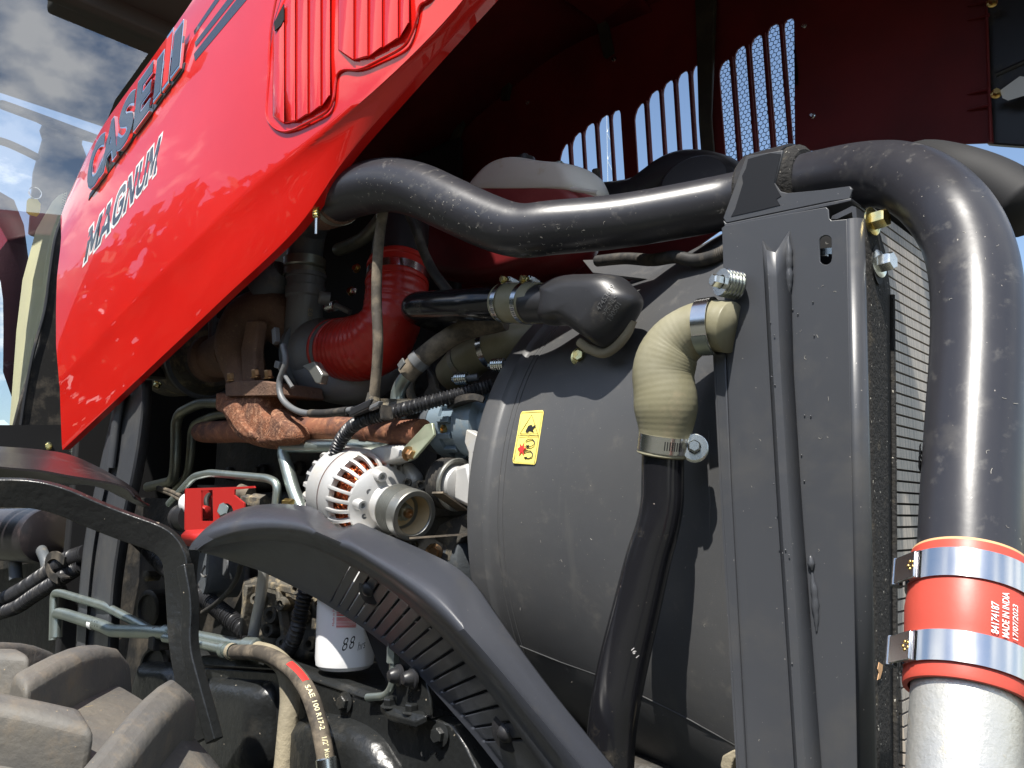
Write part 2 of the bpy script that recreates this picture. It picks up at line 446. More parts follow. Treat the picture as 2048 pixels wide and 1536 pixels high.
m_bolt = mat('silver zinc bolt', (0.70, 0.72, 0.68), 0.25, 1.0, rvar=0.15, dust=(60, (0.5, 0.45, 0.35), 0.6, 0.9))
m_gold = mat('yellow zinc bolt', (0.80, 0.60, 0.22), 0.26, 1.0, rvar=0.15, var=(60, (0.72, 0.68, 0.36), 0.4, 0.6))
m_copb = mat('bronzed bolt', (0.45, 0.27, 0.14), 0.35, 1.0, rvar=0.2)
m_alu = mat('cast aluminium', (0.53, 0.525, 0.51), 0.44, 0.35, rvar=0.1, dust=(16, (0.50, 0.44, 0.34), 0.52, 0.8), bump=(260, 0.25, 0.0012))
m_alud = mat('sand cast grey aluminium', (0.15, 0.155, 0.16), 0.5, 0.3, rvar=0.15, dust=(18, (0.20, 0.175, 0.13), 0.54, 0.85), bump=[(220, 0.35, 0.0015), (30, 0.1, 0.004)])
m_cast = mat('grey painted casting', (0.085, 0.095, 0.105), 0.5, rvar=0.15, dust=(13, (0.22, 0.18, 0.12), 0.52, 0.82), bump=[(160, 0.4, 0.002), (25, 0.15, 0.005)])
m_pulley = mat('pulley steel', (0.34, 0.34, 0.31), 0.38, 0.8, rvar=0.15, dust=(22, (0.40, 0.33, 0.22), 0.58, 0.85))
m_tanpaint = mat('dusty pulley cup', (0.55, 0.42, 0.24), 0.6)
m_rust = mat('rusted cast iron', (0.20, 0.075, 0.035), 0.85, var=(17, (0.10, 0.045, 0.028), 0.44, 0.64), dust=(110, (0.44, 0.24, 0.145), 0.49, 0.70), specks=(360, (0.085, 0.040, 0.026), 0.60), bump=[(190, 0.9, 0.003), (30, 0.3, 0.006)])
m_rustd = mat('brown scale', (0.10, 0.058, 0.040), 0.8, var=(12, (0.15, 0.085, 0.055), 0.4, 0.65), dust=(140, (0.26, 0.18, 0.10), 0.58, 0.72), bump=[(160, 0.8, 0.003), (20, 0.3, 0.008)])
m_rusts = mat('smooth rust', (0.22, 0.085, 0.045), 0.78, var=(14, (0.10, 0.045, 0.032), 0.42, 0.60), dust=(50, (0.34, 0.16, 0.085), 0.52, 0.70), specks=(240, (0.05, 0.025, 0.02), 0.68), bump=[(150, 0.6, 0.002), (24, 0.3, 0.005)])
m_block = mat('greasy black engine paint', (0.016, 0.016, 0.016), 0.42, rvar=0.2, dust=(9, (0.075, 0.062, 0.045), 0.47, 0.8), bump=[(60, 0.35, 0.004), (12, 0.3, 0.02)])
m_frame = mat('chassis black paint', (0.016, 0.017, 0.017), 0.30, spec=0.55, rvar=0.2, dust=(6, (0.07, 0.062, 0.048), 0.56, 0.85), specks=(120, (0.30, 0.26, 0.20), 0.745), bump=[(80, 0.35, 0.003), (9, 0.3, 0.02)])
m_dirtcast = mat('dirt covered casting', (0.10, 0.092, 0.075), 0.75, var=(14, (0.045, 0.042, 0.038), 0.4, 0.6), dust=(28, (0.36, 0.29, 0.18), 0.50, 0.72), bump=[(70, 0.5, 0.004), (18, 0.4, 0.012)])
m_copper = mat('copper windings', (0.62, 0.17, 0.06), 0.34, 0.9, streak=((220, 220, 60), (0.16, 0.035, 0.015), 0.45, 0.62), bump=(300, 0.5, 0.002))
m_dark = mat('matt black interior', (0.010, 0.010, 0.011), 0.7)
m_chip = mat('bare darker paint under film', (0.012, 0.013, 0.016), 0.5, spec=0.3, bump=(300, 0.1, 0.0006))
m_tyre = mat('dirty tyre rubber', (0.085, 0.083, 0.079), 0.64, rvar=0.12, var=(8, (0.13, 0.118, 0.098), 0.40, 0.66), dust=(22, (0.20, 0.155, 0.105), 0.53, 0.82), specks=(150, (0.33, 0.25, 0.15), 0.735), bump=[(75, 0.35, 0.004), (11, 0.2, 0.02)])
m_white = mat('white enamel', (0.80, 0.80, 0.80), 0.25, spec=0.5, rvar=0.08)
m_ink = mat('black ink', (0.012, 0.012, 0.014), 0.5)
m_redink = mat('red print', (0.62, 0.035, 0.030), 0.45)
m_wprint = mat('white print', (0.80, 0.76, 0.74), 0.55)
m_yprint = mat('pale yellow print', (0.70, 0.64, 0.40), 0.6)
m_yellow = mat('yellow label', (0.80, 0.66, 0.16), 0.45, dust=(30, (0.62, 0.52, 0.24), 0.6, 0.85))
m_cream = mat('cream trim', (0.66, 0.63, 0.40), 0.55, var=(5, (0.58, 0.55, 0.38), 0.4, 0.7))
m_canvas = mat('dusty canvas wrap', (0.30, 0.26, 0.18), 0.85, var=(10, (0.20, 0.175, 0.125), 0.4, 0.65), bump=(60, 0.5, 0.006))
m_stitch = mat('yellow stitching', (0.50, 0.36, 0.09), 0.7)
m_chrome = mat('chrome', (0.86, 0.87, 0.88), 0.08, 1.0)
m_badge = mat('badge face grey', (0.105, 0.125, 0.14), 0.22, 0.55, coat=0.5)
m_decal = mat('charcoal decal', (0.030, 0.030, 0.034), 0.25, coat=0.6)
m_dwhite = mat('silver decal edge', (0.72, 0.72, 0.70), 0.3)
m_valve = mat('red powder coat', (0.38, 0.018, 0.015), 0.42, rvar=0.1, dust=(20, (0.40, 0.11, 0.075), 0.62, 0.88), bump=(500, 0.1, 0.0006))
m_burg = mat('dark fender plastic', (0.022, 0.019, 0.021), 0.30, rvar=0.1, dust=(9, (0.10, 0.07, 0.065), 0.52, 0.85), specks=(200, (0.30, 0.26, 0.23), 0.76), bump=(600, 0.12, 0.0006))
m_silpaint = mat('silver coated pipe', (0.50, 0.50, 0.48), 0.38, 0.6, var=(8, (0.66, 0.63, 0.54), 0.45, 0.7), dust=(30, (0.55, 0.45, 0.27), 0.60, 0.85), bump=(240, 0.5, 0.0012))
m_accblue = mat('blue grey casting', (0.19, 0.25, 0.30), 0.45, 0.25, dust=(18, (0.34, 0.30, 0.22), 0.54, 0.82), bump=(240, 0.3, 0.0012))
m_fin = mat('radiator fins', (0.47, 0.42, 0.36), 0.55, 0.15, streak=((1, 420, 1), (0.28, 0.26, 0.235), 0.46, 0.58))
m_tank = mat('milky tank plastic', (0.84, 0.82, 0.77), 0.4, dust=(14, (0.60, 0.48, 0.28), 0.60, 0.85))
m_tankpink = mat('tank plastic with pink coolant', (0.34, 0.075, 0.075), 0.38, var=(9, (0.24, 0.045, 0.05), 0.4, 0.7), specks=(60, (0.6, 0.45, 0.35), 0.74))
m_tankdark = mat('tank bottom full of coolant', (0.16, 0.014, 0.016), 0.4, var=(7, (0.09, 0.010, 0.012), 0.4, 0.7))
m_ground = mat('gravel and grass ground', (0.065, 0.062, 0.055), 0.9, var=(0.8, (0.05, 0.058, 0.035), 0.42, 0.6), dust=(9, (0.13, 0.12, 0.10), 0.5, 0.75), bump=(20, 0.6, 0.03))
m_tag = mat('yellow key tag', (0.75, 0.60, 0.05), 0.4)
m_lblw = mat('white paper label', (0.72, 0.72, 0.70), 0.6)
m_yzinc = mat('green yellow plated strap', (0.34, 0.38, 0.26), 0.42, 0.55, rvar=0.2, var=(20, (0.42, 0.44, 0.32), 0.4, 0.65))
m_brass = mat('brass nut', (0.72, 0.50, 0.18), 0.28, 1.0)

# ================================================================ setting
g = mk('ground', [(-600, -600, 0), (600, -600, 0), (600, 600, 0), (-600, 600, 0)], [(0, 1, 2, 3)], m_ground, smooth=0)
g['kind'] = 'structure'; g['label'] = 'worn grass and gravel ground under the tractor'

# ================================================================ hood
def resamp(P, n):
    L = [0]
    for a, b in zip(P, P[1:]): L.append(L[-1]+(b-a).length)
    out = []; k = 0
    for i in range(n):
        s = L[-1]*i/(n-1)
        while k < len(P)-2 and L[k+1] < s: k += 1
        t = (s-L[k])/max(1e-9, L[k+1]-L[k]); out.append(P[k].lerp(P[k+1], t))
    return out
HN = 60
def hrow(lst, Y): return resamp(crom([on(u, v, Y) for u, v in lst], 10), HN)
H_T = [(135, 395), (200, 262), (300, 122), (372, 20), (440, -80), (580, -260), (760, -420)]
H_U = [(122, 480), (190, 385), (295, 262), (395, 150), (520, -10), (680, -190), (860, -340)]
H_M = [(112, 620), (220, 500), (350, 350), (480, 200), (600, 60), (760, -100), (930, -250)]
H_L = [(118, 765), (250, 622), (380, 495), (500, 380), (650, 264), (780, 152), (900, 30), (1010, -110)]
H_B = [(125, 900), (290, 745), (450, 594), (590, 460), (690, 318), (800, 190), (970, 0), (1100, -140)]
HS = .95      # the near panel stands a little outboard of the charge pipe
rT, rU, rM, rL, rB = hrow(H_T, .985*HS), hrow(H_U, .925*HS), hrow(H_M, .905*HS), hrow(H_L, .910*HS), hrow(H_B, .935*HS)
def off(r, dy, dx=0, dz=0): return [p+V((dx, dy, dz)) for p in r]
def mid(a, b, t, dy=0): return [x.lerp(y, t)+V((0, dy, 0)) for x, y in zip(a, b)]
hood = thing('hood', 'raised glossy red hood with louvred side panel and chrome lettering', 'hood', rB[0])
side_rows = [rT, mid(rT, rU, .5, -.012), mid(rT, rU, .92, -.001), rU, mid(rU, rM, .1), mid(rU, rM, .55, -.004), rM, mid(rM, rL, .5, -.004), mid(rM, rL, .95), rL, mid(rL, rB, .06, .0015), mid(rL, rB, .5), mid(rL, rB, .94, -.001), rB, off(rB, .004, 0, .0005), off(rB, .022, 0, .003), off(rB, .024, .001, .012)]
grid('side_panel', side_rows, m_red, hood, 50, solid=0, label='glossy red side panel of the raised hood')
from mathutils.bvhtree import BVHTree
_v = [q for r in side_rows for q in r]; _f = [(i*HN+j, i*HN+j+1, (i+1)*HN+j+1, (i+1)*HN+j) for i in range(len(side_rows)-1) for j in range(HN-1)]
HB = BVHTree.FromPolygons(_v, _f)
def onh(u, v, lift=0.0):
    """point on the hood side panel seen at a photo pixel, lifted off the paint"""
    h, n, _, _ = HB.ray_cast(CAM, ray(u, v).normalized())
    if h is None: return on(u, v, .905*HS)
    if n.dot(CAM-h) < 0: n = -n
    return h+n*lift
# roof of the hood, behind the near panel, down to the far panel
YF = 1.98
top_rows = [rT, off(rT, .10, 0, .05), off(rT, .30, 0, .085), off(rT, .50, 0, .095), off(rT, .70, 0, .085), off(rT, .90, 0, .05), [V((p.x, YF, p.z-.01)) for p in rT]]
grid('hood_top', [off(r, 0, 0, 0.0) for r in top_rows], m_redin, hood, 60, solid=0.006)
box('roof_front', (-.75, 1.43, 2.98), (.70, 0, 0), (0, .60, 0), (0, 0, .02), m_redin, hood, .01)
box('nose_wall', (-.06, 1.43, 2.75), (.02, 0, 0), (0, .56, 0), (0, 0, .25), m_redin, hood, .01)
# far panel with its vent slots
def slot(ul, ur, vl, vr, vb, lean=.062):
    w = ur-ul; q = []
    pr = lambda u, v, v0: (u+lean*(v-v0), v)
    q.append(pr(ul, vb, vl)); q.append(pr(ul, vl+14, vl)); q.append((ul+w*.10, vl+4)); q.append((ul+w*.30, vl-(vl-vr)*.35-2)); q.append((ur-w*.35, vr+(vl-vr)*.2-3)); q.append((ur-w*.1, vr-1)); q.append((ur, vr+6)); q.append(pr(ur, vb, vr))
    return q
G1 = [(1118, 1136, 312, 287), (1143, 1163, 280, 265), (1168, 1189, 257, 247), (1196, 1218, 241, 231), (1223, 1241, 225, 222)]
G2 = [(1268, 1288, 226, 206), (1296, 1318, 193, 181), (1325, 1346, 173, 161), (1354, 1376, 153, 143), (1384, 1402, 137, 129)]
G3 = [(1437, 1459, 135, 119), (1468, 1491, 104, 92), (1501, 1524, 82, 70), (1534, 1558, 57, 49), (1567, 1588, 42, 38)]
slots = [slot(*s, vb=375) for s in G1+G2] + [slot(*s, vb=330, lean=.075) for s in G3]
slots3 = [[on(u, v, YF) for u, v in s] for s in slots]
botf = [V((p.x, YF, p.z)) for p in rB if p.x < -1.02][::2]
frontf = [on(1585, 420, YF), on(1590, 302, YF), on(1800, 292, YF), on(1986, 285, YF), on(1968, -40, YF), on(1940, -420, YF), on(1300, -420, YF)]
outer = botf + frontf + [V((p.x, YF, p.z)) for p in rT if p.x < -1.45][::-3]
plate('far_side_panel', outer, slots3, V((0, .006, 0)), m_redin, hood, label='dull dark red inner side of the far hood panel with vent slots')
# rounded bars stand proud between the slots
for gset in (G1, G2, G3):
    for a, b in zip(gset, gset[1:]):
        l = .062 if gset is not G3 else .075
        uc = (a[1]+b[0])/2; v0 = (a[3]+b[2])/2+3; vb = 372 if gset is not G3 else 328
        P = [on(uc, v0, YF-.006), on(uc+l*(vb-v0), vb, YF-.006)]
        tube('vent_bar', P, mpx(3.4, P[0]), m_redin, hood, 8)
# hexagonal guard screen behind the forward vent
hs = []
x0, x1 = on(1425, 330, YF+.02).x, on(1625, 330, YF+.02).x
z0, z1 = on(1500, 350, YF).z, on(1500, 18, YF).z
hr = 0.0080; hw = hr*math.sqrt(3); vsH, fsH = [], []
row = 0; z = z0
while z < z1:
    x = x0 + (hw/2 if row % 2 else 0)
    while x < x1:
        o = len(vsH)
        for rr in (hr, hr*.86):
            for k in range(6):
                a = math.pi/6+k*math.pi/3; vsH.append(V((x+rr*math.cos(a), YF+.014, z+rr*math.sin(a))))
        for k in range(6):
            k2 = (k+1) % 6; fsH.append((o+k, o+k2, o+6+k2, o+6+k))
        x += hw
    z += hr*1.5; row += 1
scr = mk('guard_screen', vsH, fsH, m_dark, hood, 0); scr['kind'] = 'stuff'; scr['label'] = 'fine hexagonal screen over the forward vent'
# hood inner ribs and the olive brace between the two vents
P = [on(1412, -60, YF-.03), on(1412, 60, YF-.03), on(1411, 240, YF-.03), on(1418, 330, YF-.03)]
tube('brace', P, [mpx(24, P[0]), mpx(20, P[1]), mpx(14, P[2]), mpx(14, P[3])], m_hoodrib, hood, prof=[(-.25, -1), (.25, -1), (.25, 1), (-.25, 1)], up=(0, 1, 0), bevel=.002)
for (a, b, w) in (((1010, 200), (1050, -40), 9), ((1190, -30), (1218, 110), 10), ((1060, 120), (1020, -10), 8), ((890, 330), (1010, 20), 9)):
    P = [on(*a, YF-.012), on(*b, YF-.03)]
    tube('stiffener', P, mpx(w, P[0]), m_hoodrib, hood, 8, prof=[(-.5, -1), (.5, -1), (.5, 1), (-.5, 1)], up=(0, 1, 0))
for u, v in ((1228, 120), (1056, 205), (1608, 52), (1625, 232)):
    bolt('clip', on(u, v, YF-.002), (0, -1, 0), mpx(4, on(u, v, YF)), .008, m_bolt, hood)
# front rim of the far panel with its finger ribs, then the black grille frame
for v in (6, 34, 182, 214):
    a, b = on(1935, v+6, YF-.004), on(1978, v-4, YF-.008)
    tube('rib', [a, b], [mpx(1.5, a), mpx(4.5, b)], m_redin, hood, 6)
tube('front_rim', [on(1970, -60, YF-.008), on(1981, 284, YF-.008)], mpx(3.2, on(1981, 284, YF)), m_redin, hood, 8)
grille = thing('grille_frame', 'blue-black moulded grille frame at the front edge of the hood', 'grille frame', on(2010, 285, 1.96))
pplate('frame_panel', [(1955, -80), (2300, -80), (2300, 305), (2100, 296), (1990, 288), (1972, 286)], 1.990, .02, m_plastic, grille, bevel=.003)
pplate('paper_tag', [(2000, 181), (2040, 152), (2075, 158), (2075, 178), (2052, 190), (2016, 201), (2005, 196)], 1.950, .0008, m_lblw, grille)
tube('rib', [on(1992, 150, 1.95), on(2120, 92, 1.95)], .006, m_plastic, grille, 8)
for u, v in ((1984, 6), (1992, 188)):
    bolt('screw', on(u, v, 1.953), (.3, -1, 0), mpx(7, on(u, v, 1.95)), .016, m_brass, grille)

# louvres: two pockets of upright slats on the side panel
HY = .900*HS
def hp(u, v, dy=0.0): return on(u, v, HY+dy)
ridge_px = [(558, -30), (541, 60), (537, 150), (533, 225), (545, 252), (566, 263), (590, 258), (630, 238), (655, 222), (666, 200), (671, 165), (676, 148), (690, 139), (720, 138), (760, 120), (805, 95), (822, 70), (832, 40), (840, 12), (858, -2), (880, -30)]
tube('louvre_ridge', crom([hp(u, v, .0035) for u, v in ridge_px], 5), .0028, m_red, hood, 8)
def pocket(edges, top, bot):
    """slats of one pocket: edges = u positions, top/bot = v at each edge"""
    n = len(edges)-1
    for i in range(n):
        ua, ub = edges[i], edges[i+1]; ta, tb, ba, bb = top[i], top[i+1], bot[i], bot[i+1]
        rows = [[hp(ua, ta, .003), hp(ua, (ta+ba)/2, .003), hp(ua, ba-3, .003), hp(ua+1, ba, .006)],
                [hp(ua+2, ta, .0005), hp(ua+2, (ta+ba)/2, .0005), hp(ua+2, ba-4, .0005), hp(ua+2, ba-1, .004)],
                [hp(ub-2, tb, -.0028), hp(ub-2, (tb+bb)/2, -.0028), hp(ub-2, bb-5, -.0028), hp(ub-2, bb-1, .003)],
                [hp(ub, tb, -.002), hp(ub, (tb+bb)/2, -.002), hp(ub, bb-4, -.002), hp(ub, bb, .004)],
                [hp(ub, tb, .005), hp(ub, (tb+bb)/2, .005), hp(ub, bb-4, .005), hp(ub, bb, .005)]]
        grid('slat', rows, m_red, hood, 40)
pocket([545, 568, 590, 615, 641, 660], [60, 14, -14, -20, -30, -30], [235, 248, 245, 232, 216, 195])
pocket([676, 707, 735, 764, 796, 818], [-30]*6, [103, 122, 116, 98, 80, 50])
pplate('slat_gap', [(548, 45), (567, 8), (567, 40), (562, 50), (549, 62)], HY-.004, .002, m_dark, hood)

# chrome-edged badge letters stand on the shoulder of the side panel
def bY(u, v): return .905*HS
B0, B1 = onh(181, 392, .004), onh(377, 127, .004)
Bup = (on(287, 163, .905*HS)-on(279, 243, .905*HS))*1.12
bx = B1-B0
def letter(ch, s, e, m=None, name='letter'):
    P0, P1 = B0+bx*s, B0+bx*e
    lt = text(name, ch, P0, P1, P0+Bup, m_chrome, hood, ext=.010, bold=.060, label='chrome letter %s of the hood badge' % ch)
    text('letter_face', ch, P0+V((0, -.0108, 0)), P1+V((0, -.0108, 0)), P0+Bup+V((0, -.0108, 0)), m_badge, lt, bold=.036)
for ch, s, e in (('C', 0.0, .185), ('A', .165, .36), ('S', .345, .52), ('E', .53, .69)): letter(ch, s, e)
for s, e, lo, hi, m in ((.715, .785, 0, 1, m_badge), (.80, .86, -.02, 1.22, m_redink), (.875, .96, 0, 1.06, m_badge)):
    q = [B0+bx*s+Bup*lo, B0+bx*e+Bup*lo, B0+bx*e+Bup*hi, B0+bx*s+Bup*hi]
    bb_ = plate('badge_bar', [p+V((0, -.009, 0)) for p in q], [], V((0, .009, 0)), m_chrome, hood, bevel=.0015)
    c = sum(q, V((0, 0, 0)))/4
    plate('badge_bar_face', [c+(p-c)*.86+V((0, -.0098, 0)) for p in q], [], V((0, .0006, 0)), m, bb_)
q = [B0+bx*.72+Bup*.55, B0+bx*.95+Bup*.55, B0+bx*.95+Bup*.72, B0+bx*.72+Bup*.72]
plate('badge_bar', [p+V((0, -.007, 0)) for p in q], [], V((0, .006, 0)), m_badge, hood)
# black strip under the badge
plate('badge_strip', [B0-bx*.01-Bup*.10, B1-bx*.03-Bup*.06, B1-bx*.03+Bup*.12, B0+Bup*.05], [], V((0, .012, 0)), m_decal, hood, bevel=.002)
# model-name decal with a silver outline, and the dark stripes above it
def dmap(x, y, l, g=0.0):
    x = -g+x*(1+2*g); u0, v0 = 168+(312-168)*x, 528+(346-528)*x
    h = 70+6*x
    return onh(u0+12*(y*(1+2*g)-g)*1.0, v0-h*(y*(1+2*g)-g), l)
for ch, x0, x1 in (('M', 0, .185), ('A', .185, .36), ('G', .375, .525), ('N', .545, .685), ('U', .705, .835), ('M', .845, 1.0)):
    gd = glyph('decal_outline', ch, x0, x1, lambda x, y: dmap(x, y, .0006), m_dwhite, hood, .075)
    glyph('decal_letter', ch, x0, x1, lambda x, y: dmap(x, y, .0012), m_decal, gd, -.005)
for k, (a, b_, w) in enumerate((((388, 62), (470, -60), 7), ((390, 85), (500, -60), 9), ((388, 108), (520, -60), 13))):
    L0 = [onh(a[0]+(b_[0]-a[0])*t, a[1]+(b_[1]-a[1])*t, .0007) for t in [i/12 for i in range(13)]]
    L1 = [onh(a[0]+(b_[0]-a[0])*t+w*(.2+.8*t), a[1]+(b_[1]-a[1])*t+w*(1.1-.1*t), .0007) for t in [i/12 for i in range(13)]]
    grid('stripe', [L0, L1], m_decal, hood, 60)

# ================================================================ engine mass behind everything
eng = thing('engine_block', 'greasy black cast engine block behind manifold and alternator', 'engine block', (-1.9, 1.45, .9))
box('crankcase', (-1.85, 1.50, 1.15), (.75, 0, 0), (0, .22, 0), (0, 0, .33), m_block, eng, .02)
box('cylinder_head', (-1.85, 1.52, 1.60), (.72, 0, 0), (0, .20, 0), (0, 0, .11), m_block, eng, .015)
box('rocker_cover', (-1.85, 1.56, 1.78), (.66, 0, 0), (0, .14, 0), (0, 0, .07), m_block, eng, .02)
box('timing_cover', (-1.12, 1.50, 1.15), (.05, 0, 0), (0, .24, 0), (0, 0, .36), m_block, eng, .02)
for i in range(7):
    x = -2.45+i*.2
    lathe('head_bolt', (x, 1.325, 1.545), (0, -1, 0), [(0, .022), (.02, .022), (.028, .013), (.04, .013), (.041, .0005)], m_block, eng, 14)
    box('side_boss', (x+.08, 1.275, 1.22), (.030, 0, 0), (0, .012, 0), (0, 0, .11), m_block, eng, .008)
box('side_rail', (-1.9, 1.27, 1.42), (.6, 0, 0), (0, .012, 0), (0, 0, .014), m_block, eng, .004)
box('firewall', (-2.99, 1.56, 1.45), (.02, 0, 0), (0, .53, 0), (0, 0, .88), m_dark, eng, .01)
box('far_gap_filler', (-2.50, 1.90, 1.9), (.48, 0, 0), (0, .015, 0), (0, 0, .85), m_dark, eng, .01)  # added dark filler so no sky shows past the engine
box('rear_gap_filler', (-3.02, 1.80, 2.45), (.02, 0, 0), (0, .32, 0), (0, 0, .32), m_dark, eng, .01)  # dark filler added to close a sky gap behind the turbo
box('far_chassis_filler', (-1.85, 1.94, 1.4), (1.2, 0, 0), (0, .02, 0), (0, 0, .64), m_dark, eng, .01)  # carried up as dark filler over bright gaps behind the engine

# ================================================================ radiator core
XR = -.39
rad = thing('radiator', 'radiator core with pale horizontal fin rows beside the side panel', 'radiator', (XR, 1.5, .95))
box('core_backing', (XR-.03, 1.55, 1.38), (.02, 0, 0), (0, .42, 0), (0, 0, .52), m_dark, rad, .002)
zt = .89
vs0, fs0 = box_geo((0, 0, 0), (.006, 0, 0), (0, .42, 0), (0, 0, .0062))
me_row = None
for i in range(62):
    zc = zt+i*.0154
    if me_row is None:
        o = mk('fin_row', [v+V((XR, 1.55, zc)) for v in vs0], fs0, m_fin, rad, 0); me_row = o.data
    else:
        o = bpy.data.objects.new('fin_row', me_row); _link(o, rad, V((XR, 1.55, zc)))
box('top_tank', (XR-.02, 1.55, zt+62*.0154+.03), (.035, 0, 0), (0, .43, 0), (0, 0, .03), m_plastic, rad, .006)

# ================================================================ radiator side panel
YP = 1.0
sp = thing('radiator_side_panel', 'tall black sheet metal panel closing the side of the radiator', 'panel', on(1590, 1536, YP))
cols = [(1443, 455, 1482, 1600), (1449, 452, 1487, 1600), (1520, 438, 1560, 1600), (1600, 422, 1640, 1600), (1650, 414, 1672, 1600), (1690, 440, 1703, 1600)]
slot_px = [(1641+11*math.cos(a)+0, 497+13+(-18 if math.sin(a) < 0 else 18)-(13) + 13*math.sin(a)) for a in [i*math.pi/6 for i in range(12)]]
slot_px = [(1651+12.5*math.cos(a), (483 if math.sin(a) < 0 else 517)+12.5*math.sin(a)) for a in [i*math.pi/7+.001 for i in range(14)]]
fsh = pplate('front_sheet', [(1444, 470), (1443, 456), (1450, 451), (1550, 432), (1652, 414), (1657, 419), (1658, 436), (1663, 441), (1694, 438), (1716, 1600), (1484, 1600)], YP, .003, m_panel, sp, holes=[slot_px], bevel=.0008)
pplate('slot_backing', [(1630, 460), (1675, 460), (1675, 540), (1630, 540)], YP+.03, .004, m_dark, sp)
pplate('slot_bracket', [(1640, 497), (1668, 495), (1668, 508), (1655, 508), (1655, 512), (1640, 512)], YP+.012, .003, m_bolt, sp)
# rolled forward corner
rows = []
for k in range(7):
    a = math.pi/2*k/6
    rows.append([p+V((.016*math.sin(a), .016*(1-math.cos(a)), 0)) for p in (on(1693.5, 438, YP), on(1705, 1000, YP), on(1716, 1600, YP))])
grid('rolled_edge', rows, m_panel, sp, 60, solid=.002)
# forward flange with foam seal
e0 = rows[-1]
xf = e0[0].x
e0 = [V((xf, q.y, q.z)) for q in e0]
def onX(u, v, X): return on(u, v, X=X)
def fe(v):      # rolled edge position at photo row v
    t = max(0, min(1, (v-438)/562)); q = rows[-1][0].lerp(rows[-1][1], t) if v < 1000 else rows[-1][1].lerp(rows[-1][2], (v-1000)/600)
    return q
def fo(v):
    K = [(412, 1716), (425, 1738), (440, 1752), (500, 1770), (580, 1781), (900, 1784), (1250, 1786), (1600, 1788)]
    for (a, x), (c_, y) in zip(K, K[1:]):
        if a <= v <= c_: return x+(y-x)*(v-a)/(c_-a)
    return 1788
def fpt(v, f):   # point across the flange: 0 at the rolled edge, 1 at its outer edge
    q = fe(v); o_ = on(fo(v), v, X=q.x); return V((q.x, q.y+(o_.y-q.y)*f, q.z+(o_.z-q.z)*f))
VV = [425, 440, 470, 500, 540, 580, 660, 760, 900, 1050, 1200, 1350, 1480, 1600]
grid('front_flange', [[fpt(v, f) for v in VV] for f in (0, .25, .5, .75, 1)], m_foam, sp, 60, solid=.003)
ovc = fpt(532, .50); plate('hole_shade_plate', [ovc+V((.0016, .018*math.cos(a), .026*math.sin(a))) for a in [i*math.pi/8 for i in range(16)]], [], V((-.001, 0, 0)), m_dark, sp)  # dark oval plate, the shade of a hole put in as colour
for (v, f, r, h, m) in ((444, .45, .0125, .020, m_gold), (530, .50, .0125, .020, m_bolt)):
    bolt('flange_bolt', fpt(v, f)+V((.002, 0, 0)), (1, -.15, 0), r, h, m, sp, spin=1.2)
tube('seal_bead', crom([fpt(v, 1.0)+V((.001, .002, 0)) for v in (590, 760, 900, 1050, 1250, 1400, 1600)], 5), .004, m_foam, sp, 8)
for (v0, v1) in ((1305, 1365), (1425, 1530)):
    q0, q1 = fpt(v0, 1.0), fpt(v1, 1.0)
    plate('torn_foam', [q0, q0+V((.002, .016, -.006)), q1+V((.001, .022, .01)), q1], [], V((-.005, 0, 0)), m_foam, sp, bevel=.0015)
# left flange and its shadow gap
pplate('rear_flange', [(1421, 618), (1446, 612), (1462, 980), (1496, 1600), (1476, 1600), (1440, 980)], YP-.004, .0035, m_panel, sp, bevel=.0012)
pplate('flange_return', [(1421, 618), (1425, 618), (1444, 980), (1480, 1600), (1476, 1600), (1440, 980)], YP-.0045, .05, m_panel, sp)
# folded stiffening channel with its weld beads
A = [(1524, 482), (1538, 740), (1553, 1000), (1570, 1250), (1592, 1600)]
Bc = [(1530, 500), (1543, 740), (1558, 1000), (1574, 1250), (1596, 1600)]
Cc = [(1551, 505), (1561, 740), (1577, 1000), (1594, 1250), (1614, 1600)]
Dc = [(1579, 462), (1587, 740), (1603, 1000), (1622, 1250), (1648, 1600)]
stc = grid('stiffener_channel', [resamp(pts([(u, v, YP-.001) for u, v in A]), 20), resamp(pts([(u, v, YP-.017) for u, v in Bc]), 20), resamp(pts([(u+3, v, YP-.022) for u, v in Bc]), 20), resamp(pts([(u, v, YP-.019) for u, v in Cc]), 20), resamp(pts([(u, v, YP-.002) for u, v in Dc]), 20)], m_panel, sp, 28, solid=.002)
def weld(P, r0, seed):
    rnd = random.Random(seed); D = dense(crom(P, 6), .0035); R = []
    n = len(D)
    for i in range(n):
        e = min(1, i/4, (n-1-i)/4); R.append(r0*(0.25+.75*e)*(0.85+.3*rnd.random()))
    tube('weld_bead', [p+V((rnd.uniform(-.0006, .0006), 0, 0)) for p in D], R, m_panel, stc, 10, smooth=60)
weld([on(1577, 472, YP-.003), on(1578, 520, YP-.003), on(1579, 588, YP-.003)], .0048, 1)
weld([on(1621, 1112, YP-.002), on(1624, 1140, YP-.002)], .0062, 2)
weld([on(1624, 1145, YP-.001), on(1630, 1200, YP-.001), on(1634, 1262, YP-.001)], .0045, 3)
for i in range(26):
    u = random.uniform(1530, 1625); v = random.uniform(560, 1500); p = on(u+(v-500)*.03, v, YP-.0225 if u < 1560 else YP-.001)
    lathe('spatter', p, (0, -1, 0), [(0, .0011), (.0006, .001), (.0011, .0004), (.0012, .0001)], m_panel, fsh, 6)
plate('rust_patch', [fpt(v, f)+V((.0012, 0, 0)) for v, f in ((1330, .18), (1334, .38), (1345, .35), (1362, .22), (1366, .08), (1352, .16), (1344, .10))], [], V((-.0006, 0, 0)), m_liner, sp)

